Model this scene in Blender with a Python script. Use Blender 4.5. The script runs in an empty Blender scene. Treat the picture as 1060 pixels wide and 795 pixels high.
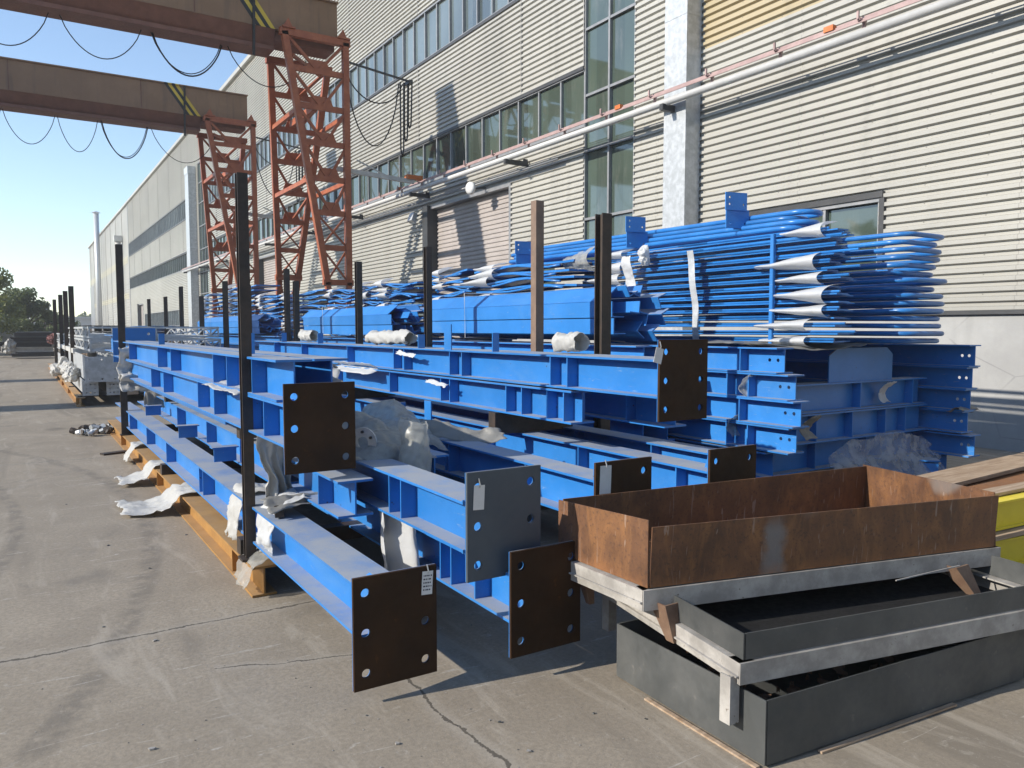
import bpy, math, random
from mathutils import Vector, Matrix, noise
R = math.radians
rnd = random.Random(7)
scn = bpy.context.scene
COL = scn.collection

# ------------------------------------------------------------------ helpers
class MB:
    """collects faces; build() links them as ONE mesh object"""
    def __init__(s): s.v = []; s.f = []; s.m = []; s.mi = 0
    def add(s, vs, fs):
        o = len(s.v); s.v += [tuple(v) for v in vs]
        for f in fs: s.f.append([i + o for i in f]); s.m.append(s.mi)
    def box(s, x0, x1, y0, y1, z0, z1):
        vs = [(x, y, z) for z in (z0, z1) for y in (y0, y1) for x in (x0, x1)]
        s.add(vs, [(0,2,3,1),(4,5,7,6),(0,1,5,4),(2,6,7,3),(0,4,6,2),(1,3,7,5)])
    def hexa(s, b, t):
        """8 corners: four bottom then four top, both going round"""
        s.add(list(b) + list(t), [(3,2,1,0),(4,5,6,7),(0,1,5,4),(1,2,6,5),(2,3,7,6),(3,0,4,7)])
    def slab(s, pts, n):
        """flat polygon given thickness along vector n"""
        k = len(pts); n = Vector(n)
        vs = [Vector(p) for p in pts] + [Vector(p) + n for p in pts]
        s.add(vs, [list(range(k))[::-1], list(range(k, 2*k))] + [(i, (i+1) % k, k+(i+1) % k, k+i) for i in range(k)])
    def bar(s, a, b, w, h=None, up=(0,0,1)):
        """rectangular bar from a to b, w across, h along up"""
        a = Vector(a); b = Vector(b); h = w if h is None else h
        d = (b - a).normalized(); u = Vector(up)
        if abs(d.dot(u)) > .98: u = Vector((0,1,0))
        r = d.cross(u).normalized(); u = r.cross(d)
        c = [(-1,-1),(1,-1),(1,1),(-1,1)]
        s.hexa([a + r*(i*w/2) + u*(j*h/2) for i, j in c], [b + r*(i*w/2) + u*(j*h/2) for i, j in c])
    def tube(s, pts, r, n=8, closed=False, cap=True):
        pts = [Vector(p) for p in pts]; N = len(pts); o = len(s.v); pu = None
        rr = r if isinstance(r, (list, tuple)) else [r]*N
        for i, p in enumerate(pts):
            if closed: d = pts[(i+1) % N] - pts[i-1]
            else: d = pts[min(i+1, N-1)] - pts[max(i-1, 0)]
            d.normalize()
            u = Vector((0,0,1)) if pu is None else pu
            if abs(d.dot(u)) > .97: u = Vector((1,0,0))
            a = d.cross(u).normalized(); u = a.cross(d); pu = u
            for k in range(n):
                t = 2*math.pi*k/n
                s.v.append(tuple(p + a*(rr[i]*math.cos(t)) + u*(rr[i]*math.sin(t))))
        for i in range(N if closed else N-1):
            j = (i+1) % N
            for k in range(n):
                l = (k+1) % n
                s.f.append([o+i*n+k, o+j*n+k, o+j*n+l, o+i*n+l]); s.m.append(s.mi)
        if cap and not closed:
            s.f.append([o+k for k in range(n)]); s.m.append(s.mi)
            s.f.append([o+(N-1)*n+k for k in range(n)][::-1]); s.m.append(s.mi)
    def plate(s, x0, x1, y0, y1, z0, z1, holes=(), r=.022):
        """plate in the XZ plane, thickness y0..y1, real round holes [(x,z)]"""
        b = r*1.35
        xs = sorted({x0, x1} | {h[0]-b for h in holes} | {h[0]+b for h in holes})
        zs = sorted({z0, z1} | {h[1]-b for h in holes} | {h[1]+b for h in holes})
        for i in range(len(xs)-1):
            for j in range(len(zs)-1):
                cx, cz = (xs[i]+xs[i+1])/2, (zs[j]+zs[j+1])/2
                hh = [h for h in holes if abs(h[0]-cx) < 1e-4 and abs(h[1]-cz) < 1e-4]
                if not hh:
                    q = [(xs[i],zs[j]),(xs[i+1],zs[j]),(xs[i+1],zs[j+1]),(xs[i],zs[j+1])]
                    s.add([(x,y0,z) for x,z in q] + [(x,y1,z) for x,z in q], [(0,1,2,3),(7,6,5,4)])
                else:
                    n = 16; vs = []
                    for k in range(n):
                        t = 2*math.pi*k/n; c, d = math.cos(t), math.sin(t); m = max(abs(c), abs(d))
                        ci, co = (cx+r*c, cz+r*d), (cx+b*c/m, cz+b*d/m)
                        vs += [(ci[0],y0,ci[1]),(co[0],y0,co[1]),(ci[0],y1,ci[1]),(co[0],y1,co[1])]
                    fs = []
                    for k in range(n):
                        a, e = 4*k, 4*((k+1) % n)
                        fs += [(a,a+1,e+1,e),(e+2,e+3,a+3,a+2),(a,e,e+2,a+2)]
                    s.add(vs, fs)
        s.add([(x,y,z) for y in (y0,y1) for x,z in ((x0,z0),(x1,z0),(x1,z1),(x0,z1))],
              [(4,5,1,0),(5,6,2,1),(6,7,3,2),(7,4,0,3)])
    def build(s, name, mat, parent=None, smooth=False):
        me = bpy.data.meshes.new(name); me.from_pydata(s.v, [], s.f)
        for m in (mat if isinstance(mat, (list, tuple)) else [mat]): me.materials.append(m)
        if any(s.m): me.polygons.foreach_set('material_index', s.m)
        if smooth: me.polygons.foreach_set('use_smooth', [True]*len(s.f))
        me.update()
        o = bpy.data.objects.new(name, me); COL.objects.link(o)
        if parent is not None: o.parent = parent
        return o

def tag(o, label, cat, group=None, kind=None):
    if label: o['label'] = label
    if cat: o['category'] = cat
    if group: o['group'] = group
    if kind or cat: o['kind'] = kind or 'thing'
    return o
def thing(name, label, cat, loc=(0,0,0), rz=0, group=None):
    o = bpy.data.objects.new(name, None); COL.objects.link(o)
    o.location = loc; o.rotation_euler = (0,0,rz); o.empty_display_size = .1
    return tag(o, label, cat, group)
def copy_tree(o, parent=None):
    c = o.copy(); COL.objects.link(c); c.parent = parent
    for ch in list(o.children): copy_tree(ch, c)
    return c

# ------------------------------------------------------------------ materials
def lin(c): return tuple(c) + (1,)
class NT:
    def __init__(s, name):
        s.mat = bpy.data.materials.new(name); s.mat.use_nodes = True
        s.t = s.mat.node_tree; s.n = s.t.nodes; s.b = s.n['Principled BSDF']; s.out = s.n['Material Output']
        tc = s.n.new('ShaderNodeTexCoord'); s.co = tc.outputs['Object']
    def link(s, a, b): s.t.links.new(a, b)
    def mapped(s, sc=(1,1,1), world=False):
        m = s.n.new('ShaderNodeMapping'); m.inputs['Scale'].default_value = sc
        src = s.n.new('ShaderNodeNewGeometry').outputs['Position'] if world else s.co
        s.link(src, m.inputs['Vector']); return m.outputs['Vector']
    def noise(s, scale, detail=5, rough=.6, vec=None, dist=0):
        t = s.n.new('ShaderNodeTexNoise'); t.inputs['Scale'].default_value = scale
        t.inputs['Detail'].default_value = detail; t.inputs['Roughness'].default_value = rough
        t.inputs['Distortion'].default_value = dist
        s.link(vec if vec is not None else s.co, t.inputs['Vector']); return t.outputs['Fac']
    def ramp(s, fac, a, b, lo=0., hi=1.):
        m = s.n.new('ShaderNodeMapRange'); m.interpolation_type = 'SMOOTHSTEP'
        m.inputs['From Min'].default_value = a; m.inputs['From Max'].default_value = b
        m.inputs['To Min'].default_value = lo; m.inputs['To Max'].default_value = hi
        s.link(fac, m.inputs['Value']); return m.outputs['Result']
    def mix(s, fac, a, b):
        m = s.n.new('ShaderNodeMix'); m.data_type = 'RGBA'
        for sock, v in ((m.inputs['Factor'], fac), (m.inputs[6], a), (m.inputs[7], b)):
            if isinstance(v, (int, float)): sock.default_value = v
            elif isinstance(v, (tuple, list)): sock.default_value = lin(v)
            else: s.link(v, sock)
        return m.outputs[2]
    def math(s, op, a, b=None, c=None):
        m = s.n.new('ShaderNodeMath'); m.operation = op
        for i, v in enumerate((a, b, c)):
            if v is None: continue
            if isinstance(v, (int, float)): m.inputs[i].default_value = v
            else: s.link(v, m.inputs[i])
        return m.outputs[0]
    def sep(s, v):
        m = s.n.new('ShaderNodeSeparateXYZ'); s.link(v, m.inputs[0]); return m.outputs
    def color(s, c):
        if isinstance(c, (tuple, list)): s.b.inputs['Base Color'].default_value = lin(c)
        else: s.link(c, s.b.inputs['Base Color'])
    def set(s, rough=.5, metal=0., spec=.5):
        for k, v in (('Roughness', rough), ('Metallic', metal), ('Specular IOR Level', spec)):
            if isinstance(v, (int, float)): s.b.inputs[k].default_value = v
            else: s.link(v, s.b.inputs[k])
    def bump(s, h, strength=.3, dist=.01):
        m = s.n.new('ShaderNodeBump'); m.inputs['Strength'].default_value = strength; m.inputs['Distance'].default_value = dist
        s.link(h, m.inputs['Height']); s.link(m.outputs[0], s.b.inputs['Normal'])
    def up(s): return s.sep(s.n.new('ShaderNodeNewGeometry').outputs['True Normal'])[2]

def metal_paint(name, c1, c2, rough=.45, sc=6, dust=0., dustc=(.36,.36,.35), metal=0., spots=None, bump=.08, rnd_amt=.12):
    t = NT(name); vec = t.mapped((1,1,1), world=True)
    n1 = t.noise(sc, 6, .65, vec); n2 = t.noise(sc*7, 4, .6, vec)
    col = t.mix(t.ramp(n1, .35, .68), c1, c2)
    if spots:
        col = t.mix(t.math('MULTIPLY', t.ramp(n2, .62, .72), t.ramp(n1, .45, .6)), col, spots)
    if name.startswith('blue'):
        pale = t.noise(1.1, 7, .75, t.mapped((1,1,2.2), world=True), .6)
        col = t.mix(t.ramp(pale, .50, .72, 0, .5), col, (.085,.24,.50))
        scr = t.noise(3.0, 3, .5, t.mapped((22,3,22), world=True), 1.2)
        col = t.mix(t.ramp(scr, .67, .72, 0, .6), col, (.20,.31,.48))
        chip = t.noise(38, 2, .5, vec)
        col = t.mix(t.math('MULTIPLY', t.ramp(chip, .72, .74), t.ramp(n1, .5, .6)), col, (.05,.035,.03))
    oi = t.n.new('ShaderNodeObjectInfo')
    hsv = t.n.new('ShaderNodeHueSaturation'); t.link(col, hsv.inputs['Color'])
    t.link(t.math('MULTIPLY_ADD', oi.outputs['Random'], rnd_amt*2, 1-rnd_amt), hsv.inputs['Value']); col = hsv.outputs[0]
    if dust:
        d = t.math('MULTIPLY', t.ramp(t.up(), .75, .95), t.ramp(t.noise(2.6, 7, .75, vec), .30, .60, dust*.5, dust))
        col = t.mix(d, col, dustc)
        t.set(t.math('MULTIPLY_ADD', d, .4, rough), metal)
    else: t.set(t.ramp(n2, .3, .7, rough-.07, rough+.1), metal)
    t.color(col); t.bump(n2, bump, .004)
    return t.mat

M = {}
M['blue'] = metal_paint('blue_paint', (.021,.175,.50), (.028,.20,.56), .42, 3, dust=.92, dustc=(.33,.345,.36), spots=(.034,.215,.55))
M['blue_tube'] = metal_paint('blue_tube_paint', (.017,.145,.43), (.026,.19,.53), .3, 3, dust=.25, rnd_amt=.2)
M['primer'] = metal_paint('brown_primer', (.032,.0165,.008), (.052,.025,.0105), .65, 3.5, spots=(.085,.038,.014), bump=.15)
M['primer'].node_tree.nodes['Principled BSDF'].inputs['Specular IOR Level'].default_value = .18
M['primer_grey'] = metal_paint('grey_primer', (.050,.066,.084), (.062,.08,.098), .5, 4)
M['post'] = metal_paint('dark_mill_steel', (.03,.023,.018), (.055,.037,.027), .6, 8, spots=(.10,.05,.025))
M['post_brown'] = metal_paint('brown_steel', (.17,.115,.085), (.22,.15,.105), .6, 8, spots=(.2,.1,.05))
M['ochre'] = metal_paint('ochre_paint', (.34,.175,.05), (.43,.23,.065), .55, 5, dust=.35, dustc=(.42,.33,.22), spots=(.22,.11,.045))
M['galv'] = metal_paint('galvanised_steel', (.42,.44,.45), (.56,.58,.60), .42, 9, metal=.35, bump=.05)
M['galv_dull'] = metal_paint('dull_galvanised', (.46,.46,.44), (.60,.59,.56), .55, 6, metal=.15, spots=(.3,.28,.25))
M['crane_red'] = metal_paint('red_oxide_paint', (.29,.074,.030), (.38,.110,.043), .5, 4, spots=(.42,.19,.085))
M['crane_dark'] = metal_paint('dark_oxide_paint', (.15,.056,.034), (.19,.075,.046), .55, 3)
M['dark'] = metal_paint('dark_frame', (.035,.037,.04), (.05,.05,.052), .5, 4)
M['alu'] = metal_paint('grey_window_frame', (.22,.23,.24), (.28,.28,.29), .45, 5, metal=.2)
M['roller'] = metal_paint('roller_door', (.34,.305,.285), (.39,.35,.325), .55, 2)
M['cable'] = metal_paint('black_cable', (.015,.015,.016), (.02,.02,.02), .6, 5)
M['white'] = metal_paint('white_paint', (.56,.555,.54), (.62,.615,.60), .5, 4)
M['cond'] = metal_paint('conductor_bar', (.33,.22,.21), (.42,.30,.28), .5, 4)
M['orange'] = metal_paint('orange_collector', (.55,.14,.03), (.62,.18,.04), .5, 4)
M['yellow'] = metal_paint('yellow_paint', (.70,.55,.01), (.78,.62,.02), .45, 4, dust=.15)
M['frame_grey'] = metal_paint('weathered_steel_angle', (.26,.245,.225), (.42,.40,.37), .55, 7, spots=(.13,.105,.08))
M['mill'] = metal_paint('grey_mill_steel', (.075,.08,.08), (.115,.118,.115), .5, 3, metal=.25, spots=(.17,.16,.15), bump=.12)
M['brown_leg'] = metal_paint('rusty_angle', (.17,.10,.065), (.25,.16,.105), .7, 8, spots=(.3,.17,.09))
M['reddish'] = metal_paint('faded_red_cloth', (.15,.06,.055), (.19,.075,.07), .8, 8)

def rust():
    t = NT('rusted_plate'); v = t.mapped((1,1,1), world=True); vs = t.mapped((3.2,3.2,1.1), world=True)
    a = t.noise(3.2, 8, .7, v); b = t.noise(1.9, 8, .72, vs, .8); c = t.noise(60, 3, .6, v)
    col = t.mix(t.ramp(a, .34, .66), (.085,.040,.021), (.175,.080,.036))
    col = t.mix(t.math('MULTIPLY', t.ramp(b, .42, .78), .6), col, (.36,.165,.055))
    col = t.mix(t.math('MULTIPLY', t.ramp(c, .54, .68), .55), col, (.06,.034,.024))
    col = t.mix(t.math('MULTIPLY', t.ramp(t.noise(1.7, 3, .5, v), .64, .7), .6), col, (.2,.19,.18))
    o = t.sep(v); wx = t.math('ADD', o[0], t.math('MULTIPLY', t.noise(7, 4, .6, v), .12))
    pt = t.math('MULTIPLY', t.ramp(t.math('ABSOLUTE', t.math('SUBTRACT', wx, 2.86)), .02, .075, 1, 0), t.math('LESS_THAN', o[1], 2.38))
    col = t.mix(t.math('MULTIPLY', pt, t.ramp(o[2], .80, .70, 0, .8)), col, (.19,.185,.18))
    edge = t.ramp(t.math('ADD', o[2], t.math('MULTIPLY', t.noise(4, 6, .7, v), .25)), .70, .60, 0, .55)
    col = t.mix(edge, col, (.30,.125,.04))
    sc = t.noise(1.2, 2, .5, t.mapped((30,30,3), world=True), 1.5)
    col = t.mix(t.math('MULTIPLY', t.ramp(sc, .66, .7), .35), col, (.4,.33,.28))
    t.color(col); t.set(t.ramp(a, .3, .7, .55, .8)); t.bump(c, .25, .004); return t.mat
M['rust'] = rust()

def stripes():
    t = NT('brown_girder_paint'); o = t.sep(t.co)
    base = t.mix(t.ramp(t.noise(1.3, 5, .6), .35, .7), (.225,.122,.06), (.27,.152,.078))
    streak = t.ramp(t.noise(2.2, 4, .6, t.mapped((2,2,.2))), .5, .75, 0, .35)
    base = t.mix(streak, base, (.085,.055,.04))
    u = t.math('MULTIPLY_ADD', o[2], .73, o[0])                 # slanting hazard bars, local metres
    q = t.math('SUBTRACT', u, GX0)
    ins = t.math('MULTIPLY', t.math('GREATER_THAN', q, 0.), t.math('LESS_THAN', q, .50))
    yel = t.math('GREATER_THAN', t.math('FRACT', t.math('DIVIDE', q, .25)), .5)
    hz = t.mix(yel, (.012,.012,.012), (.62,.43,.04))
    t.color(t.mix(ins, base, hz)); t.set(.5); return t.mat
GX0 = 5.14 + .73*(10.0-8.7)     # girder local origin at world x 0, z 8.7
M['girder'] = stripes()

def siding(name, c1, c2):
    t = NT(name); v = t.mapped((1,.35,1), world=True); vs = t.mapped((1,1.6,.08), world=True)
    col = t.mix(t.ramp(t.noise(.5, 4, .6, v), .35, .7), c1, c2)
    col = t.mix(t.ramp(t.noise(1.6, 5, .65, vs), .48, .76, 0, .55), col, tuple(k*.72 for k in c1))
    o0 = t.sep(t.mapped((1,1,1), world=True))
    fy = t.math('ABSOLUTE', t.math('SUBTRACT', t.math('FRACT', t.math('DIVIDE', o0[1], .85)), .5))
    fz = t.math('ABSOLUTE', t.math('SUBTRACT', t.math('FRACT', t.math('DIVIDE', t.math('SUBTRACT', o0[2], .094), .264)), .5))
    scr = t.math('MULTIPLY', t.math('LESS_THAN', fy, .011), t.math('LESS_THAN', fz, .032))
    lap = t.math('LESS_THAN', t.math('ABSOLUTE', t.math('SUBTRACT', t.math('FRACT', t.math('DIVIDE', o0[1], 3.4)), .5)), .0012)
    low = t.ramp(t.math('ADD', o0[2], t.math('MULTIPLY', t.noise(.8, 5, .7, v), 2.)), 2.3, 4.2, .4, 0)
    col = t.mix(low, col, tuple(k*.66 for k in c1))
    col = t.mix(t.math('MAXIMUM', t.math('MULTIPLY', scr, .75), t.math('MULTIPLY', lap, .5)), col, (.12,.11,.10))
    # panels from different batches: a faint step every 6 m
    o = t.sep(t.mapped((1,1,1), world=True))
    w = t.n.new('ShaderNodeTexWhiteNoise'); w.noise_dimensions = '1D'
    t.link(t.math('FLOOR', t.math('DIVIDE', t.math('ADD', o[1], 1.1), 6.)), w.inputs['W'])
    hsv = t.n.new('ShaderNodeHueSaturation'); t.link(col, hsv.inputs['Color'])
    t.link(t.math('MULTIPLY_ADD', w.outputs['Value'], .07, .95), hsv.inputs['Value'])
    t.color(hsv.outputs[0]); t.set(.45); return t.mat
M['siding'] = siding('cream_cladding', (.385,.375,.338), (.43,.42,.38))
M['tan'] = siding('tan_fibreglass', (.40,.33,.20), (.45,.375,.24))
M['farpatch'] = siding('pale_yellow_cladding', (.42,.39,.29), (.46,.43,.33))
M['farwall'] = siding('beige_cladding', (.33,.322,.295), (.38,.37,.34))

def glass(name, c, ior=1.9):
    t = NT(name); v = t.mapped((1,1,1), world=True)
    w = t.n.new('ShaderNodeTexWhiteNoise'); w.noise_dimensions = '1D'; o = t.sep(v)
    t.link(t.math('FLOOR', t.math('DIVIDE', o[1], .93)), w.inputs['W'])
    cc = t.mix(t.ramp(t.noise(.35, 3, .5, v), .3, .7), c, tuple(k*.55 for k in c))
    cc = t.mix(t.math('MULTIPLY', w.outputs['Value'], .55), cc, tuple(k*1.9 for k in c))
    dirt = t.noise(1.5, 5, .7, t.mapped((1,2,.5), world=True)); cc = t.mix(t.ramp(dirt, .5, .8, 0, .4), cc, (.22,.215,.19))
    t.color(cc)
    t.set(.04); t.b.inputs['IOR'].default_value = ior
    t.bump(t.noise(.8, 2, .5, v), .04, .02); return t.mat
M['glass'] = glass('window_glass', (.055,.075,.06))
M['glass_up'] = glass('upper_window_glass', (.12,.15,.155), 2.1)

def concrete_wall():
    t = NT('plinth_render'); v = t.mapped((1,1,1), world=True)
    col = t.mix(t.ramp(t.noise(.9, 6, .65, v), .3, .7), (.31,.31,.305), (.40,.40,.39))
    col = t.mix(t.ramp(t.noise(1.4, 5, .7, t.mapped((1,2,.25), world=True)), .55, .8, 0, .45), col, (.28,.28,.27))
    vo = t.n.new('ShaderNodeTexVoronoi'); vo.feature = 'DISTANCE_TO_EDGE'; vo.inputs['Scale'].default_value = .7
    t.link(t.mapped((1,1,1.6), world=True), vo.inputs['Vector'])
    cr = t.math('MULTIPLY', t.math('LESS_THAN', vo.outputs['Distance'], .008), t.ramp(t.noise(.6, 2, .5, v), .5, .6))
    t.color(t.mix(t.math('MULTIPLY', cr, .5), col, (.2,.2,.2))); t.set(.85)
    t.bump(t.noise(30, 4, .6, v), .15, .01); return t.mat
M['plinth'] = concrete_wall()

def ground():
    t = NT('yard_concrete'); v = t.mapped((1,1,1), world=True); o = t.sep(v)
    big = t.noise(.28, 6, .62, v, .6); mid = t.noise(1.7, 7, .68, v); fine = t.noise(45, 5, .7, v); spk = t.noise(140, 2, .5, v)
    col = t.mix(t.ramp(big, .32, .68), (.275,.234,.180), (.365,.314,.246))
    col = t.mix(t.ramp(mid, .35, .72, 0, .75), col, (.25,.213,.165))
    col = t.mix(t.ramp(t.noise(.75, 5, .7, v, 1.2), .54, .70, 0, .6), col, (.165,.147,.124))
    # broom texture and tyre tracks curving into the yard
    vt = t.mapped((.55,.055,1), world=True)
    tr = t.noise(3.2, 4, .55, vt, .9)
    col = t.mix(t.ramp(tr, .53, .68, 0, .55), col, (.15,.13,.105))
    r1 = t.math('SQRT', t.math('ADD', t.math('POWER', t.math('ADD', o[0], 9.5), 2.), t.math('POWER', t.math('SUBTRACT', o[1], 7.5), 2.)))
    for rad, wd in ((9.15,.10),(9.42,.08),(10.35,.10),(8.3,.09)):
        d = t.math('ABSOLUTE', t.math('SUBTRACT', r1, rad))
        k = t.math('MULTIPLY', t.ramp(d, wd*.3, wd, 1, 0), t.ramp(t.noise(6, 5, .7, v), .35, .6, 0, .6))
        col = t.mix(k, col, (.13,.117,.10))
    sc = t.noise(2.4, 4, .6, t.mapped((.5,3,1), world=True), 2.2)
    col = t.mix(t.ramp(sc, .635, .67, 0, .6), col, (.47,.44,.39))
    col = t.mix(t.ramp(fine, .35, .68, 0, .62), col, (.205,.176,.138))
    f2 = t.noise(17, 6, .75, v, .5)
    col = t.mix(t.ramp(f2, .55, .72, 0, .45), col, (.40,.37,.32)); col = t.mix(t.ramp(f2, .40, .28, 0, .5), col, (.15,.132,.11))
    dg = t.noise(1.5, 5, .65, t.mapped((2.6,.5,1), world=True), 1.)
    col = t.mix(t.ramp(dg, .54, .68, 0, .5), col, (.40,.355,.29))
    col = t.mix(t.ramp(spk, .66, .74, 0, .6), col, (.40,.37,.33))
    col = t.mix(t.ramp(spk, .34, .27, 0, .5), col, (.11,.10,.09))
    wob = t.math('MULTIPLY', t.math('SUBTRACT', t.noise(5, 6, .75, v), .5), .10)
    wob2 = t.math('MULTIPLY', t.math('SUBTRACT', t.noise(1.1, 3, .6, v), .5), .16)
    w = t.math('ADD', wob, wob2)
    def crack(coord, c0, cond=None, wd=.010, step=None):
        x = t.math('SUBTRACT', t.math('ADD', coord, w), c0)
        if step: x = t.math('MULTIPLY', t.math('SUBTRACT', t.math('FRACT', t.math('ADD', t.math('DIVIDE', x, step), .5)), .5), step)
        d = t.math('ABSOLUTE', x)
        wv = t.math('MULTIPLY_ADD', t.noise(14, 4, .7, v), wd*2.4, -wd*.35)
        k = t.math('LESS_THAN', d, wv); e = t.ramp(d, .0, .075, .45, 0)
        if cond is not None: k = t.math('MULTIPLY', k, cond); e = t.math('MULTIPLY', e, cond)
        return k, e
    k1, e1 = crack(o[1], 4.40, None, .009, 6.5)
    k2, e2 = crack(o[0], 1.45, t.math('LESS_THAN', o[1], 4.4), .0085)
    k3, e3 = crack(t.math('MULTIPLY_ADD', o[0], .32, o[1]), 4.0, t.math('MULTIPLY', t.math('GREATER_THAN', o[0], .72), t.math('LESS_THAN', o[0], 1.45)), .006)
    k4, e4 = crack(o[0], -4.6, None, .009, 6.05)
    kk = k1
    ee = e1
    for a in (k2, k3): kk = t.math('MAXIMUM', kk, a)
    for a in (e2, e3): ee = t.math('MAXIMUM', ee, a)
    oil = t.ramp(t.noise(.55, 3, .5, v, .4), .66, .74, 0, .55); col = t.mix(oil, col, (.10,.088,.072))
    col = t.mix(ee, col, (.36,.325,.275)); col = t.mix(t.math('MULTIPLY', kk, .85), col, (.075,.065,.052))
    t.color(col); t.set(.88, 0, .3)
    h = t.math('ADD', t.math('MULTIPLY', fine, .5), t.math('MULTIPLY', mid, 1.5))
    t.bump(t.math('SUBTRACT', h, t.math('MULTIPLY', kk, 1.5)), .35, .012); return t.mat
M['ground'] = ground()

def film(name, c, trans, alpha):
    """crumpled polythene: part of the light passes, part scatters through it"""
    t = NT(name); v = t.mapped((1,1,1), world=True)
    t.color(c); t.set(.5 if alpha < .3 else .28)
    tr = t.n.new('ShaderNodeBsdfTranslucent'); tr.inputs['Color'].default_value = lin(c)
    tp = t.n.new('ShaderNodeBsdfTransparent')
    m1 = t.n.new('ShaderNodeMixShader'); m1.inputs[0].default_value = trans
    m2 = t.n.new('ShaderNodeMixShader')
    t.link(t.b.outputs[0], m1.inputs[1]); t.link(tr.outputs[0], m1.inputs[2])
    t.link(t.ramp(t.noise(9, 4, .6, v), .3, .7, alpha*.6, alpha), m2.inputs[0])
    t.link(m1.outputs[0], m2.inputs[1]); t.link(tp.outputs[0], m2.inputs[2])
    t.link(m2.outputs[0], t.out.inputs['Surface'])
    t.bump(t.noise(16, 4, .6, v, .8), .3, .02); return t.mat
M['film'] = film('clear_polythene', (.62,.62,.58), .45, .62)
M['film_clear'] = film('thin_clear_polythene', (.66,.68,.70), .5, .86)
M['sack'] = film('white_woven_sack', (.60,.595,.57), .25, .05)
M['foam'] = film('white_foam_sheet', (.74,.75,.75), .35, .12)
M['foam_dirty'] = film('grey_foam_sheet', (.30,.295,.275), .25, .08)

def wood():
    t = NT('weathered_board'); v = t.mapped((.7,9,9), world=True)
    a = t.noise(4, 6, .65, v)
    t.color(t.mix(t.ramp(a, .3, .7), (.28,.19,.12), (.46,.35,.25))); t.set(.8); t.bump(a, .3, .005); return t.mat
M['wood'] = wood()
def leafm(name, c1, c2):
    t = NT(name); oi = t.noise(.9, 3, .6, t.mapped((1,1,1), world=True))
    t.color(t.mix(t.ramp(oi, .35, .65), c1, c2)); t.set(.6)
    tr = t.n.new('ShaderNodeBsdfTranslucent'); tr.inputs['Color'].default_value = lin(tuple(k*1.3 for k in c2))
    m = t.n.new('ShaderNodeMixShader'); m.inputs[0].default_value = .25
    t.link(t.b.outputs[0], m.inputs[1]); t.link(tr.outputs[0], m.inputs[2]); t.link(m.outputs[0], t.out.inputs['Surface'])
    return t.mat
M['leaf'] = leafm('olive_leaves', (.095,.125,.032), (.17,.19,.05))
M['leaf_d'] = leafm('dark_leaves', (.06,.088,.028), (.11,.14,.042))
M['bark'] = metal_paint('bark', (.07,.055,.04), (.10,.08,.06), .9, 6)
M['paper'] = metal_paint('paper_tag', (.62,.62,.60), (.7,.7,.68), .7, 5)
M['ink'] = metal_paint('ink', (.03,.03,.05), (.04,.04,.06), .7, 5)

# ------------------------------------------------------------------ camera, light, world
F_PX = 805.0
cam_d = bpy.data.cameras.new('camera'); cam = bpy.data.objects.new('camera', cam_d); COL.objects.link(cam)
cam_d.sensor_width = 36; cam_d.lens = 36*F_PX/1060; cam_d.clip_end = 3000; cam_d.clip_start = .05
cam.location = (0,0,1.6)
cam.rotation_euler = (R(90-4.0148), 0, R(-32.2923))
scn.camera = cam
SUN_EL, SUN_K = 27.5, .155                     # light travels towards +X and a little towards -Y
ld = Vector((1, -SUN_K, 0)).normalized()*math.cos(R(SUN_EL)); ld.z = -math.sin(R(SUN_EL))
sd = bpy.data.lights.new('sun', 'SUN'); sd.energy = 3.75; sd.angle = R(.53); sd.color = (1,.93,.82)
so = bpy.data.objects.new('sun', sd); COL.objects.link(so)
so.rotation_euler = ld.to_track_quat('-Z', 'Y').to_euler(); so.location = (-30,5,30)
w = bpy.data.worlds.new('World'); scn.world = w; w.use_nodes = True
sk = w.node_tree.nodes.new('ShaderNodeTexSky'); sk.sky_type = 'NISHITA'; sk.sun_disc = False
sk.sun_elevation = R(SUN_EL); sk.sun_rotation = math.atan2(-ld.x, -ld.y)
sk.air_density = .88; sk.dust_density = .15; sk.ozone_density = 1.0; sk.altitude = 10
bg = w.node_tree.nodes['Background']; bg.inputs['Strength'].default_value = .15
w.node_tree.links.new(sk.outputs[0], bg.inputs['Color'])
scn.view_settings.view_transform = 'Standard'; scn.view_settings.look = 'None'
scn.view_settings.exposure = .72; scn.view_settings.gamma = 1
scn.cycles.max_bounces = 8; scn.cycles.transparent_max_bounces = 12; scn.cycles.use_denoising = True
scn.cycles.caustics_reflective = False; scn.cycles.caustics_refractive = False

# ------------------------------------------------------------------ ground
b = MB(); b.add([(-400,-60,0),(500,-60,0),(500,1500,0),(-400,1500,0)], [(0,1,2,3)])
tag(b.build('ground', M['ground']), None, None, kind='structure')
b = MB(); g = random.Random(3)
for i in range(520):                            # grit, chips, bits of scrap
    d = 1.4 + 16*g.random()**1.8; a = R(-6 + 52*g.random())
    x, y = d*math.sin(a), d*math.cos(a); s_ = .0022 + .0085*g.random()**6
    pts = [(x+s_*g.uniform(.5,1.6)*math.cos(k*1.257+g.random()*.5), y+s_*g.uniform(.5,1.6)*math.sin(k*1.257+g.random()*.5), .001) for k in range(5)]
    b.mi = 0 if g.random() < .35 else 1
    b.slab(pts, (g.uniform(-.3,.3)*s_, g.uniform(-.3,.3)*s_, s_*.6))
tag(b.build('gravel', [M['mill'], M['frame_grey']]), 'loose grit and scrap chips scattered over the concrete yard', 'grit', kind='stuff')

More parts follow.
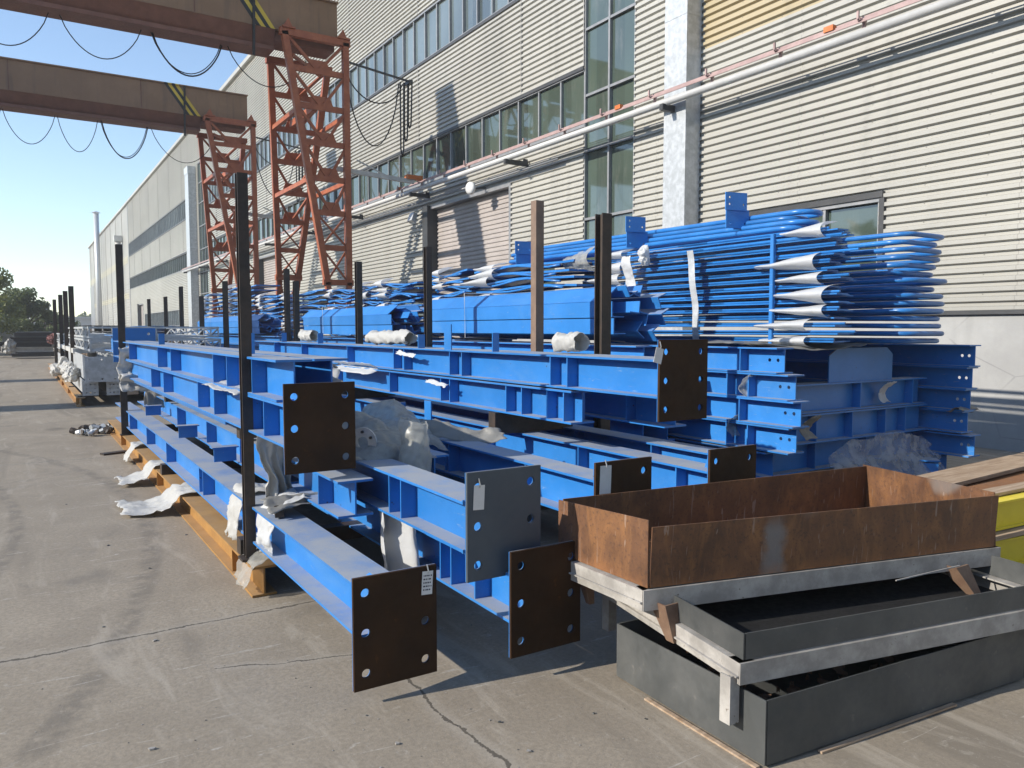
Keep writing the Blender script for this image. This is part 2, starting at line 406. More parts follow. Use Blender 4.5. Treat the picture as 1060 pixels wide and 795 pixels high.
# ------------------------------------------------------------------ factory building
bld = thing('factory_building', 'long cream corrugated factory hall with window bands and roller doors', 'building', (11,0,0))
WX = 0.0                                         # local x of the cladding plane
def ribs(mb, y0, y1, z0, z1, p=.132, dep=.050, x=0.):
    """horizontal trapezoid cladding: crest stands dep proud of x towards -X"""
    prof = []; z = z0
    k = 0
    zz = math.floor(z0/p)*p
    while zz < z1:
        for dz, dx in ((0,-dep),(.40,-dep),(.53,0),(.88,0)):
            q = zz + p*dz
            if z0 <= q <= z1: prof.append((q, dx))
        zz += p
    if prof[0][0] > z0: prof.insert(0, (z0, prof[0][1]))
    if prof[-1][0] < z1: prof.append((z1, prof[-1][1]))
    vs = []; fs = []
    for i, (q, dx) in enumerate(prof):
        vs += [(x+dx, y0, q), (x+dx, y1, q)]
        if i: fs.append((2*i-2, 2*i, 2*i+1, 2*i-1))
    mb.add(vs, fs)
ROOF = 15.9
GA = (12.6, 14.3)      # first tall glass strip
GB = (55.8, 58.6)
DOOR = (17.4, 22.1)
b = MB()
UB, LB = (9.92, 11.43), (6.17, 7.45)            # window bands
# near bay
ribs(b, -8, 7.05, 1.86, ROOF); ribs(b, 7.05, 9.9, 3.56, ROOF) ; ribs(b, 9.9, 10.66, 1.86, ROOF)
b2 = MB(); ribs(b2, 5.0, 10.66, 6.80, 9.2, .132, .050, -.010)
ribs(b, 10.66, GA[0], 1.86, ROOF)
ribs(b, *GA, 13.2, ROOF)
def bay(y0, y1, lows):
    ribs(b, y0, y1, UB[1], ROOF); ribs(b, y0, y1, LB[1], UB[0])
    y = y0
    for a, c, z in sorted(lows) + [(y1, y1, 0)]:  # openings below the lower band: (y0, y1, top z)
        if a > y: ribs(b, y, a, 1.86, LB[0])
        if c > a: ribs(b, a, c, z, LB[0])
        y = c
bay(GA[1], GB[0], [(15.4, 17.0, 3.45), (DOOR[0], DOOR[1], 5.42), (22.7, 38, 3.2), (38.4, 42.6, 5.42), (43, 55, 3.2)])
ribs(b, GB[0], GB[1], 13.2, ROOF); ribs(b, GB[1], 62, 1.86, ROOF)
bay(62, 99.6, [(66, 88, 3.2), (89, 92.5, 4.3)])
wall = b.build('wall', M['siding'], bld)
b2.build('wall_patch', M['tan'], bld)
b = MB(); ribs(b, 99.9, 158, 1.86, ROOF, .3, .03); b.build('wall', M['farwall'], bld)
b = MB(); ribs(b, 101, 158, 9.3, 10.2, .3, .04, -.012); ribs(b, 101, 158, 5.2, 5.9, .3, .04, -.012); b.build('wall_patch', M['farpatch'], bld)
b = MB(); b.box(.33, 40, -8, 158, 0, ROOF-.1); b.box(.06, .328, -8, 7.04, 0, ROOF-.12); b.build('hall_body', M['plinth'], bld)
b = MB(); b.box(-.22, 40.2, -8.2, 158.2, ROOF, ROOF+.22); b.build('roof', M['siding'], bld)
b = MB()
for a, c in ((-8,DOOR[0]-.01),(DOOR[1]+.01,38.39),(42.61,89),(92.5,158)): b.box(-.02, .32, a, c, 0, 1.80)
b.build('plinth', M['plinth'], bld)
b = MB()
for a, c in ((-8,DOOR[0]-.01),(DOOR[1]+.01,38.39),(42.61,89),(92.5,158)): b.box(-.075, .05, a, c, 1.801, 1.858)
b.build('flashing', M['dark'], bld)
b = MB(); b.box(-.06, .0, 99.6, 99.9, 0, ROOF); b.build('corner_trim', M['alu'], bld)
for y in [GA[1]+.02] + [16.9+6*i for i in range(14) if not 55 < 16.9+6*i < 62]:
    for za, zc in ((LB[1]+.05, UB[0]-.06), (UB[1]+.05, ROOF-.02)):
        b = MB(); b.box(-.055, -.001, y-.010, y+.010, za, zc); b.build('panel_joint', M['frame_grey'], bld)
def window(y0, y1, z0, z1, step, gl, rows=(), fr=.05, x=.05):
    f = MB(); n = max(1, round((y1-y0)/step))
    f.box(-.035, .10, y0, y1, z0, z0+fr*1.3); f.box(-.04, .10, y0, y1, z1-fr, z1)
    for i in range(n+1):
        y = y0 + (y1-y0)*i/n
        f.box(-.025, .09, max(y0, y-fr/2), min(y1, y+fr/2), z0+fr*1.3, z1-fr)
    for z in rows: 
        for i in range(n): f.box(-.018, .085, y0+(y1-y0)*i/n+fr/2, y0+(y1-y0)*(i+1)/n-fr/2, z-fr/2, z+fr/2)
    fo = f.build('window', M['alu'], bld)
    p = MB(); gg = random.Random(int(y0*10+z0))
    rr = [z0] + list(rows) + [z1]
    for i in range(n):
        for j in range(len(rr)-1):
            a, c = y0+(y1-y0)*i/n, y0+(y1-y0)*(i+1)/n; t1, t2 = gg.uniform(-.013,.013), gg.uniform(-.013,.013)
            p.add([(x+t1,a,rr[j]),(x+t2,c,rr[j]),(x+t2+t1*.5,c,rr[j+1]),(x+t1+t1*.5,a,rr[j+1])], [(0,1,2,3)])
    p.build('pane', gl, fo)
window(*GA, 3.0, 13.2, .85, M['glass'], (4.1, 5.62, 6.85, 8.3, 9.9, 11.6), .055)
window(*GB, 3.0, 13.2, .95, M['glass'], (4.1, 5.6, 7.2, 8.8, 10.4, 11.8), .06)
window(GA[1], GB[0], *UB, .82, M['glass_up']); window(62, 99.6, *UB, .82, M['glass_up'])
window(GA[1], GB[0], *LB, .93, M['glass']); window(62, 99.6, *LB, .93, M['glass'])
window(7.05, 9.9, 1.86, 3.56, .95, M['glass'], (2.9,)); window(15.4, 17.0, 1.86, 3.45, .8, M['glass'])
for a, c in ((22.7,38),(43,55),(66,88)): window(a, c, 1.86, 3.2, .9, M['glass_up'])
b = MB(); b.box(-.07, .0, 6.98, 9.95, 3.57, 3.66); b.box(-.055, .0, 6.96, 7.04, 1.87, 3.57); b.build('window_trim', M['dark'], bld)
b = MB(); b.box(-.07,-.045, GA[1], GB[0], LB[1]-.02, LB[1]+.06); b.box(-.07,-.045, GA[1], GB[0], UB[0]-.06, UB[0]+.02)
b.box(-.07,-.045, 62, 99.6, LB[1]-.02, LB[1]+.06); b.box(-.07,-.045, 62, 99.6, UB[0]-.06, UB[0]+.02)
b.build('window_drip', M['dark'], bld)
for a, c, h in ((*DOOR, 5.42), (38.4, 42.6, 5.42), (89, 92.5, 4.3)):
    b = MB(); ribs(b, a+.05, c-.05, .02, h-.03, .125, .03, .20); d = b.build('roller_door', M['roller'], bld)
    f = MB(); f.box(-.05, .22, a, a+.09, 0, h-.09); f.box(-.05, .22, a, c, h-.09, h-.002); f.build('door_frame', M['alu'], d)
    f = MB(); f.box(-.16, .22, c-.02, c+.34, 0, h+.02); f.build('door_post', M['dark'], d)
for y in range(106, 157, 7):
    b = MB(); b.box(-.06, -.001, y-.02, y+.02, 1.9, ROOF-.02); b.build('panel_joint', M['frame_grey'], bld)
b = MB(); b.box(.02, .2, 110, 113, 0, 5); b.box(.02, .2, 124, 126, 0, 4); b.build('doorway', M['dark'], bld)
b = MB(); b.box(-.06, .02, 150, 158, 0, 9); b.build('wall_patch', M['alu'], bld)

def duct(y0, y1, top, label, dep=.42):
    t = thing('box_duct', label, 'duct', (11, (y0+y1)/2, 0))
    m = (y1-y0)/2
    b = MB(); b.box(-dep, -.045, -m, m, 0, top); b.build('casing', M['galv'], t)
    b = MB(); b.box(-dep-.03, -.045, -m-.03, m+.03, top, top+.5)
    for z in (2.9, 7.4): b.box(-dep-.006, -.045, -m-.006, m+.006, z, z+.05)
    b.build('collar', M['galv'], t)
duct(10.72, 11.30, 14.6, 'galvanised square duct up the cream wall beside the tall glass strip')
duct(59.3, 60.6, 12.6, 'distant grey square duct beyond the orange crane legs', .55)
t = thing('flue_pipe', 'tall round silver flue rising above the far roof edge', 'flue', (10.2, 131, 0))
b = MB(); b.tube([(0,0,0),(0,0,18.6)], .36, 14); b.build('pipe', M['galv'], t, True)
b = MB(); b.tube([(0,0,18.6),(0,0,18.75),(0,0,18.76),(0,0,19.0)], [.36,.4,.62,.1], 14); b.build('cowl', M['galv'], t)
t = thing('flue_pipe', 'short stubby flue against the far factory wall behind the dark post', 'flue', (10.5, 106, 0))
b = MB(); b.tube([(0,0,0),(0,0,12.2)], .3, 12); b.build('pipe', M['galv_dull'], t, True)
b = MB(); b.box(-.45,.45,-.45,.45,12.2,12.9); b.build('cowl', M['galv_dull'], t)

# conductor rail along the wall
t = thing('conductor_rail', 'long white pipe rail with conductor bars along the factory wall', 'rail', (10.39, 0, 5.84))
b = MB(); b.tube([(0,1,0),(0,62,0)], .068, 10); b.build('pipe', M['white'], t, True)
for k in range(3):
    b = MB(); b.bar((-.10+.03*k, 1, .13+.035*k), (-.10+.03*k, 62, .13+.035*k), .02, .026); b.build('conductor_bar', M['cond'], t)
for i in range(1, 11):
    y = 5.5 + 5.55*i
    b = MB(); b.bar((-.12,y,-.10),(.55,y,-.10), .09, .11); b.bar((.5,y,-.16),(.5,y,.02), .14, .02); b.build('bracket', M['dark'], t)
for i in range(28):
    y = 4.1 + 1.45*i
    b = MB(); b.bar((0,y,.05),(0,y,.15), .04); b.bar((-.14,y,.16),(.03,y,.16), .05, .03); b.bar((-.15,y,.16),(-.15,y,.27), .03); b.build('clamp', M['cond'], t)
for y in (7.5, 12.3, 23.0):
    b = MB(); b.box(-.13,-.05, y-.08, y+.08, .15, .23); b.build('collector_shoe', M['orange'], t)
t = thing('bulkhead_lamp', 'round white bulkhead lamp under the conductor pipe above the roller door', 'lamp', (10.55, 18.7, 5.42))
b = MB(); b.tube([(.05,0,0),(-.02,0,0),(-.10,-.02,0),(-.13,-.03,0)], [.05,.17,.17,.10], 16); b.build('lamp_shade', M['white'], t, True)
b = MB(); b.bar((.03,0,.0),(.42,0,.05),.04); b.build('bracket', M['dark'], t)
t = thing('floodlight', 'small grey floodlight tilted down beside the roller door post', 'lamp', (10.70, 22.75, 5.15))
b = MB(); b.hexa([(-.16,-.16,-.12),(-.04,-.16,-.2),(-.04,.16,-.2),(-.16,.16,-.12)], [(-.06,-.16,.14),(.04,-.16,.08),(.04,.16,.08),(-.06,.16,.14)]); b.build('lamp_head', M['galv'], t)
b = MB(); b.bar((0,0,.0),(.28,0,.1),.03); b.build('bracket', M['dark'], t)
t = thing('wall_pipe', 'thin dark pipe running low under the conductor rail', 'pipe', (10.75, 0, 5.56))
b = MB(); b.tube([(0,15,0),(0,34,0)], .03, 8); b.build('run', M['alu'], t, True)

# ------------------------------------------------------------------ gantry cranes
def lattice(mb, tl, tr, bl, br, zs, rail=.165, gus=True):
    """tapered lattice frame: rails tl->bl and tr->br; V braces to a gusset on each horizontal; zs fractions down"""
    tl, tr, bl, br = map(Vector, (tl, tr, bl, br))
    L = lambda f: tl.lerp(bl, f)
    Rr = lambda f: tr.lerp(br, f)
    n = (tr-tl).cross(bl-tl).normalized()
    mb.bar(tl, bl, rail, rail, n); mb.bar(tr, br, rail, rail, n)
    mb.bar(tl-(tr-tl).normalized()*.12, tr+(tr-tl).normalized()*.12, rail*1.0, rail*1.1)
    prev = 0.
    for i, f in enumerate(zs):
        a, c = L(f), Rr(f); wdt = (c-a).length
        mb.bar(a, c, .08, .15, (0,0,1)); mid = (a+c)/2
        p, q = L(prev), Rr(prev)
        if i < len(zs)-2:
            mb.bar(p, mid, .075, .07, n); mb.bar(q, mid, .075, .07, n)
            e = (c-a).normalized()*min(.26, wdt*.24); dn = Vector((0,0,.30))
            mb.slab([mid-e*1.35, mid+e*1.35, mid+e*.9+dn, mid-e*.9+dn], n*.014)
        else:
            mb.bar(p, c, .05, .05, n); mb.bar(q+n*.056, a+n*.056, .05, .05, n)
        prev = f
def crane(y, label, seed, pts, sg):
    t = thing('gantry_crane', label, 'crane', (0, y, 0))
    XL = -22.
    # plate girder, its front face at local y .15
    b = MB(); zb = 8.7
    x1 = 7.70
    b.box(XL, x1, .18, 1.15, .82, 1.80); b.box(XL, x1+.02, .10, 1.23, 1.80, 1.84); b.box(XL, x1, .165, 1.165, .80, .82)
    go = b.build('girder', M['girder'], t); go.location = (0, 0, zb)
    b = MB()
    b.hexa([(XL,.42,.40),(x1-1.7,.42,.40),(x1-1.7,.9,.40),(XL,.9,.40)], [(XL,.18,.80),(x1-1.7,.18,.80),(x1-1.7,1.15,.80),(XL,1.15,.80)])
    b.box(XL, x1-1.7, .30, 1.02, .30, .40); b.box(x1-1.7, x1-.05, .30, 1.02, .55, .80)
    lo = b.build('trolley_rail', M['crane_dark'], t); lo.location = (0, 0, zb)
    for x in (-16,-12,-8,-4,0,4):
        b = MB(); b.box(x-.01, x+.01, .168, .18, .82, 1.80)
        b.build('splice', M['crane_dark'], t).location = (0,0,zb)
    fr = [.135,.28,.425,.57,.71,.855,1.0]
    for side in (1, -1):
        xo = (lambda x: x) if side == 1 else (lambda x: -14.4 - x)
        b = MB()
        lattice(b, (xo(6.18),0,9.42),(xo(7.85),0,9.42),(xo(7.24),0,2.9),(xo(7.86),0,2.9), fr)
        lattice(b, (xo(7.24),0,2.9),(xo(7.86),0,2.9),(xo(7.55),0,.55),(xo(7.86),0,.55), [.35,.7,1.0], .14)
        for x in (6.28, 7.78):
            b.slab([(xo(x)-.16,-.02,9.5),(xo(x)+.16,-.02,9.5),(xo(x)+.02,.0,9.8)], (0,.03,0)); b.box(xo(x)-.17, xo(x)+.17, -.14, .17, 9.5, 9.54)
        b.build('leg', M['crane_red'], t)
        b = MB()
        lattice(b, (xo(6.20),1.45,9.1),(xo(7.85),1.45,9.1),(xo(7.24),4.7,3.3),(xo(7.86),4.7,3.3), fr)
        lattice(b, (xo(7.24),4.7,3.3),(xo(7.86),4.7,3.3),(xo(7.5),6.0,.55),(xo(7.86),6.0,.55), [.4,.7,1.0])
        b.build('leg', M['crane_red'], t)
        for f in (.28, .57):
            z = 9.2-6.2*f; yb = 1.45+3.25*f
            for xx in (xo(6.2+1.04*f), xo(7.85)):
                b = MB(); b.bar((xx,.08,z),(xx,yb-.08,z), .10, .12); b.build('cross_tie', M['crane_red'], t)
        b = MB(); b.bar((xo(7.0),.1,7.6),(xo(7.0),2.2,7.6), .14, .18); b.build('cross_tie', M['crane_red'], t)
        b = MB(); b.bar((xo(6.4),.1,8.9),(xo(7.6),1.4,8.9), .08); b.build('cross_tie', M['crane_red'], t)
        b = MB(); b.box(xo(7.6)-.25, xo(7.6)+.25, -.8, 6.6, .22, .55); b.build('bogie_beam', M['crane_red'], t)
        for yy in (-.4, .5, 5.5, 6.3):
            b = MB(); b.tube([(xo(7.6)-.06,yy,.2),(xo(7.6)+.06,yy,.2)], .2, 18); b.build('wheel', M['dark'], t)
        if side == 1:
            b = MB(); b.bar((7.6,.15,6.05),(9.95,.15,5.92), .10, .12); b.bar((8.2,.15,6.35),(9.2,.15,5.97), .035); b.bar((9.8,.15,5.9),(9.8,.15,6.2), .06)
            b.build('collector_arm', M['galv_dull'], t)
            b = MB(); b.box(9.7,10.2,.05,.25,5.98,6.1); b.build('collector', M['orange'], t)
    # festoon loops under the rail
    gg = random.Random(seed)
    for i, (a, c) in enumerate(pts):
        b = MB(); sag = sg*gg.uniform(.93,1.05); n = 18
        b.tube([(a+(c-a)*k/n, .62, 8.98 - sag*(1-(2*k/n-1)**2)**.8) for k in range(n+1)], .013, 6); 
        if i == 4: b.tube([(a+.04+(c-a)*k/n, .66, 8.98 - (sag+.04)*(1-(2*k/n-1)**2)**.8) for k in range(n+1)], .02, 6)
        b.build('festoon_cable', M['cable'], t, True)
    b = MB(); b.bar((7.8,.1,9.0),(9.9,.1,8.75), .05); b.bar((9.8,-.05,8.72),(9.8,.3,8.72), .12, .1)
    b.build('cable_boom', M['dark'], t)
    b = MB()
    for k, (xa, xb, s2) in enumerate(((7.9,9.6,.7),(7.9,9.5,1.9))):
        b.tube([(xa+(xb-xa)*j/14, .1+.03*k, 8.75-.1*j/14 - s2*(1-(2*j/14-1)**2)**.7) for j in range(15)], .018, 6)
    for k in range(3):
        x = 9.62 + .13*k; b.tube([(x-.09,.1,8.7)] + [(x-.09+.09*j/6, .1+.02*k, 8.7-1.9+.4*k - .15*math.sin(math.pi*j/6)) for j in range(7)] + [(x+.02,.1,8.7)], .022, 6)
    b.build('hanging_cable', M['cable'], t, True)
    b = MB(); b.bar((5.42,.14,8.72),(5.46,.14,10.5), .06); b.build('conduit', M['cable'], t)
    return t
crane(21.0, 'nearer rust red gantry crane, its girder cut by the top of the view', 1, [(-5.1,-3.0),(-3.0,-.95),(-.9,.85),(1.08,2.82),(3.04,4.7),(4.88,6.95)], .88)
crane(31.0, 'farther rust red gantry crane spanning the yard behind the first one', 2, [(-5.1,-3.2),(-3.2,-1.75),(-1.7,-.25),(-.21,1.32),(2.71,4.21),(1.38,2.62),(4.34,6.6)], 1.14)

# ------------------------------------------------------------------ storage pack frames: yellow bearers, posts
def ibeam(mb, x, y0, y1, z0, wd, dp, tf=.014, tw=.01):
    mb.box(x, x+wd, y0, y1, z0, z0+tf); mb.box(x, x+wd, y0, y1, z0+dp-tf, z0+dp)
    mb.box(x+wd/2-tw/2, x+wd/2+tw/2, y0, y1, z0+tf, z0+dp-tf)
def bearer(x, y0, y1, label):
    t = thing('bearer_beam', label, 'steel beam', (x, y0, 0), 0, 'ochre bearer beams on the yard floor')
    b = MB(); ibeam(b, 0, 0, y1-y0, .002, .145, .183); b.build('section', M['ochre'], t)
    y = .55
    while y < y1-y0-.1:
        b = MB(); b.box(.008, .0665, y, y+.012, .017, .170); b.build('stiffener', M['ochre'], t); y += 3.3
bearer(1.115, 4.66, 13.6, 'ochre steel bearer under the near left edge of the blue beams, its cut end showing')
bearer(4.08, 4.9, 15.0, 'ochre steel bearer hidden under the right edge of the blue beam pack')
bearer(.955, 18.35, 38, 'distant ochre bearer under the galvanised steel pack')
def post(x, y, z0, z1, label, mat='post', kind='H', wd=.062, lean=(0,0), group='upright stakes around the beam packs'):
    t = thing('stake_post', label, 'post', (x, y, z0), 0, group)
    h = z1-z0; b = MB(); L = lambda px, py: [(px[0],py[0],0),(px[1],py[0],0),(px[1],py[1],0),(px[0],py[1],0)]
    def pr(xa, xb, ya, yb, za=0, zb=h):
        o1 = (lean[0]*za, lean[1]*za); o2 = (lean[0]*zb, lean[1]*zb)
        q = [(xa,ya),(xb,ya),(xb,yb),(xa,yb)]
        b.hexa([(u+o1[0],v+o1[1],za) for u,v in q], [(u+o2[0],v+o2[1],zb) for u,v in q])
    k = wd/2
    if kind == 'H':
        pr(-k,k,-k,-k+.010); pr(-k,k,k-.010,k); pr(-.005,.005,-k+.010,k-.010)
    else:
        pr(-k,k,-k,k)
    b.build('shaft', M[mat], t)
    b = MB(); b.box(-.06,.06,-.06,.06,-.002,.012); b.build('base_plate', M['post'], t)
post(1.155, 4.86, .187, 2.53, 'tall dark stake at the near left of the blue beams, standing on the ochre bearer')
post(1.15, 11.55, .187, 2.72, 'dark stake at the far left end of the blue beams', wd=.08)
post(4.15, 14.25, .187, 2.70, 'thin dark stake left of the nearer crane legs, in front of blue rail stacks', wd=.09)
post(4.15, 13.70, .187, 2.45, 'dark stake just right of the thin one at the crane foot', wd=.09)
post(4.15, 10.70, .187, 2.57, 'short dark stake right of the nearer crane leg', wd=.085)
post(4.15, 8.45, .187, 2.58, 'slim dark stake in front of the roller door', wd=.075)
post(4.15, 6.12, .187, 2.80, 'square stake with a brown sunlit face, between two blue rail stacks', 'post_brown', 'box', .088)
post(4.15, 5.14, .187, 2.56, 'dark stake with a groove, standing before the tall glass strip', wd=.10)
for y, z, l in ((23.3,2.72,'nearest of four dark stakes along the galvanised pack'),(26.3,2.72,'second nearest of four dark stakes along the galvanised pack'),(29.5,2.73,'third of four dark stakes along the galvanised pack'),(34.6,2.74,'farthest of four dark stakes along the galvanised pack')):
    post(1.17, y, .187, z, l, wd=.12)
for x, y, z, l in ((4.2,19.5,2.75,'distant stake right of the galvanised lattices, near the orange crane foot'),(4.2,22.4,2.5,'distant short stake behind the galvanised lattices'),
                   (4.2,25.5,2.9,'distant stake behind the far end of the galvanised lattices'),(4.2,17.3,2.55,'stake at the corner between blue rails and galvanised lattices'),
                   (4.2,28.5,2.7,'distant stake in front of the far roller door'),(4.2,32.5,2.75,'far stake before the dark doorway')):
    post(x, y, .0, z, l, wd=.11)

# ------------------------------------------------------------------ steel beams
W_, D_ = .20, .228
def beam(x, y0, y1, z0, label, stiff=(), plate=None, cleats=(), tagp=None, wd=W_, dp=D_, gusset=True, group='blue steel beams in the pack', rz=0, holes=(), mat='blue'):
    """H beam along +Y; x is its left edge, y0 the near end, z0 the underside"""
    t = thing('steel_beam', label, 'steel beam', (x+wd/2, y0, z0), rz, group)
    L = y1-y0; k = wd/2; tf, tw = .013, .009
    b = MB(); b.box(-k, k, 0, L, dp-tf, dp); b.build('flange', M[mat], t)
    b = MB(); b.box(-k, k, 0, L, 0, tf); b.build('flange', M[mat], t)
    b = MB()
    if holes:   # bolt holes near the end of the web
        hm = MB(); hm.plate(0, .34, -tw/2, tw/2, tf, dp-tf, holes, .016)
        b.add([(v[1], v[0], v[2]) for v in hm.v], [f[::-1] for f in hm.f]); b.box(-tw/2, tw/2, .34, L, tf, dp-tf)
    else: b.box(-tw/2, tw/2, 0, L, tf, dp-tf)
    b.build('web', M[mat], t)
    for y in stiff:
        b = MB()
        for s1 in (-1, 1):
            a, c = sorted((s1*(tw/2), s1*(k-.008))); b.box(a, c, y-y0-.005, y-y0+.005, tf, dp-tf)
        b.build('stiffener', M[mat], t)
    if plate:
        px0, px1, pz0, pz1, pm = plate
        hx = (px0+.055, px1-.055); hz = (pz0+.07, (pz0+pz1)/2, pz1-.07)
        b = MB(); b.plate(px0-x-k, px1-x-k, -.020, -.004, pz0-z0, pz1-z0, [(u-x-k, v-z0) for u in hx for v in hz], .021)
        b.build('end_plate', M[pm], t)
        b = MB(); b.plate(px0-x-k, px1-x-k, -.004, 0, pz0-z0, pz1-z0, [(u-x-k, v-z0) for u in hx for v in hz], .021)
        b.build('plate_back', M[mat], t)
        if gusset:
            xc = .0
            b = MB(); b.slab([(xc-.005,0,dp),(xc-.005,.13,dp),(xc-.005,.09,pz1-z0-.02),(xc-.005,0,pz1-z0-.02)], (.01,0,0))
            b.build('gusset', M[mat], t)
            if pz0 < z0-.05:
                b = MB(); b.slab([(xc-.005,0,0),(xc-.005,.13,0),(xc-.005,0,pz0-z0+.02)], (.01,0,0)); b.build('gusset', M[mat], t)
            # weld bead where the section meets the plate
            b = MB(); gw = random.Random(int(x*1000)); q = []
            for zz, sg in ((dp+.002, 1), (-.002, -1)):
                pts = [(-k + wd*i/24, .004, zz+gw.uniform(-.0012,.0012)) for i in range(25)]; b.tube(pts, [.0045*gw.uniform(.8,1.3) for _ in pts], 5)
            pts = [(-.006, .004, tf + (dp-2*tf)*i/24) for i in range(25)]; b.tube(pts, [.0045*gw.uniform(.8,1.3) for _ in pts], 5)
            b.build('weld_bead', M[mat], t)
        if tagp:
            tx, tz, tw2, th, rot = tagp
            q = [Vector((tw2*i, -.024, -th*j)) for i, j in ((0,0),(1,0),(1,1),(0,1))]
            rot = Matrix.Rotation(rot, 3, 'Y'); o = Vector((tx-x-k, 0, tz-z0))
            b = MB(); b.slab([rot@v+o for v in q], (0,.0015,0)); tg = b.build('paper_tag', M['paper'], t)
            b = MB(); gg = random.Random(int(tx*100))
            for r_ in range(5):
                u = .12
                while u < .85:
                    l_ = gg.uniform(.06,.18); v0 = .16+.15*r_
                    pq = [rot@Vector((tw2*i, -.0247, -th*j))+o for i, j in ((u,v0),(min(.9,u+l_),v0),(min(.9,u+l_),v0+.06),(u,v0+.06))]
                    b.add(pq, [(3,2,1,0)]); u += l_+.06
            if tw2 < .053: b.build('lettering', M['ink'], tg)
            b = MB(); b.tube([o+Vector((tw2*.4,-.026,.03)), o+Vector((tw2*.5,-.03,.0)), o+Vector((tw2*.5,-.026,-.01))], .003, 5); b.build('tie_wire', M['galv'], tg)
    for c in cleats:                                  # upright plates on the top flange: (y, width, height, facing, x offset)
        y, cw, ch, fc, xo = c; b = MB()
        if fc == 'x': b.box(xo-.005, xo+.005, y-y0, y-y0+cw, dp, dp+ch)
        elif fc == 'u': b.box(-k-cw, -k, y-y0-.006, y-y0+.1, dp-.09, dp-.08); b.box(-k-cw*.9, -k-.01, y-y0+.04, y-y0+.05, dp-.2, dp-.09)
        else: b.box(xo-cw/2, xo+cw/2, y-y0, y-y0+.01, dp, dp+ch)
        b.build('cleat', M[mat], t)
    return t
# left column of the near pack
beam(1.165, 3.075, 12.9, .287, 'lowest blue beam at near left, brown end plate with paper tag nearly touching ground', (5.05,5.12,6.4,6.55,8.2,9.6,11.2), (1.142,1.532,.065,.555,'primer'), (), (1.462,.535,.052,.105,.06))
beam(1.155, 4.08, 12.0, .978, 'blue beam with a brown end plate, second layer from the top at left', (4.5,4.86,5.85,6.45,8.17,9.0,11.6), (1.155,1.545,.835,1.315,'primer'))
beam(1.155, 4.20, 12.77, 1.208, 'topmost blue beam of the left column, its end cut bare above a brown end plate', (4.75,5.42,5.85,7.7,8.5,10.9), None, ((5.35,.06,.14,'y',.05),(9.2,.06,.12,'y',.05)))
beam(1.40, 4.3, 12.5, 1.206, 'blue beam lying right beside the topmost left beam, thin flange end showing', (5.5,7.5,9.5))
beam(1.43, 5.3, 12.6, .535, 'blue beam recessed in the left column between two layers, with bracket stubs', (6.3,7.6,9.2), None, ((6.3,.2,0,'u',0),(7.9,.2,0,'u',0),(10.2,.2,0,'u',0)))
beam(1.40, 3.95, 4.95, .59, 'short blue beam stub under the big brown end plate at left', (4.3,), wd=.2, dp=.20)
# middle
beam(1.62, 2.97, 12.2, .615, 'blue beam ending in the dark grey end plate with a tag, at the front middle', (3.65,3.80,5.0,6.2,7.9), (1.632,2.022,.482,.972,'primer_grey'), (), (1.665,.915,.055,.11,.05))
beam(1.83, 2.91, 12.4, .27, 'low blue beam ending in the brown end plate partly behind the rusty trays', (3.25,3.5,3.62,5.2,7.1), (1.822,2.212,.115,.603,'primer'))
beam(2.55, 3.19, 12.1, .572, 'blue beam with a grey tag on its brown end plate, behind the top rusty tray', (3.9,4.9,4.95,6.1,7.7), (2.522,2.912,.41,.902,'primer'), ((5.25,.11,.26,'x',-.05),(5.9,.07,.2,'y',0)), (2.55,.885,.075,.15,.03))
beam(3.33, 3.14, 12.5, .552, 'blue beam whose brown end plate peeks over the middle of the top rusty tray', (3.42,4.4,5.7,7.4), (3.312,3.702,.422,.912,'primer'))
beam(2.05, 4.3, 12.2, .59, 'dusty blue beam between the plastic bags and the low end plates', (5.0,6.4,8.0))
# right column of the near pack
T3S = (4.28,4.48,5.78,6.0,6.95,7.2,8.5,10.2,11.5)
beam(3.14, 3.37, 12.7, 1.195, 'topmost blue beam of the right column, big brown end plate with a paper tag', T3S, (3.13,3.52,1.06,1.54,'primer'), ((5.32,.06,.15,'y',-.03),(6.7,.07,.13,'y',-.02),(6.0,.13,.22,'x',-.07),(9.6,.07,.13,'y',-.03),(11.2,.07,.13,'y',-.03)), (3.10,1.50,.06,.09,.25))
beam(3.14, 4.22, 12.5, .955, 'blue beam directly under the topmost right beam, its cut end bare', (4.32,4.52,4.85,5.07,6.0,6.17,7.3,8.9), None)
beam(3.60, 3.75, 12.6, 1.18, 'blue beam half hidden behind the topmost right beam', (4.6,5.0,5.35,6.4,8.0))
beam(3.60, 3.80, 12.4, .945, 'dark shaded blue beam in the second layer behind the right column', (4.2,4.9,6.2))
beam(3.75, 3.5, 12.3, .57, 'blue beam in deep shade at the pack base near the dark grooved stake', (4.1,5.0))
for i, (x, y) in enumerate(((2.55,4.2),(3.25,3.9),(3.7,4.1),(2.15,4.6))):
    beam(x, y, 12.2, .287, ('shaded blue beam at the very bottom, under the plastic bags','shaded blue beam at the very bottom, under the beam behind the trays','shaded blue beam at the very bottom, nearest the right stakes','shaded blue beam at the very bottom, behind the lowest brown end plate')[i], (5.5,7.0))
def bar_thing(name, label, cat, a, c, wd, h, mat, group=None):
    t = MB(); a = Vector(a); c = Vector(c); t.bar((0,0,0), c-a, wd, h); o = t.build(name, mat); o.location = a
    return tag(o, label, cat, group)
for y in (5.0, 8.2, 11.6):
    bar_thing('cross_bearer', 'dark cross bearer lying on the ochre beams under the blue pack', 'steel bar', (1.12,y,.236), (4.2,y,.236), .1, .098, M['post'], 'cross bearers under the pack')
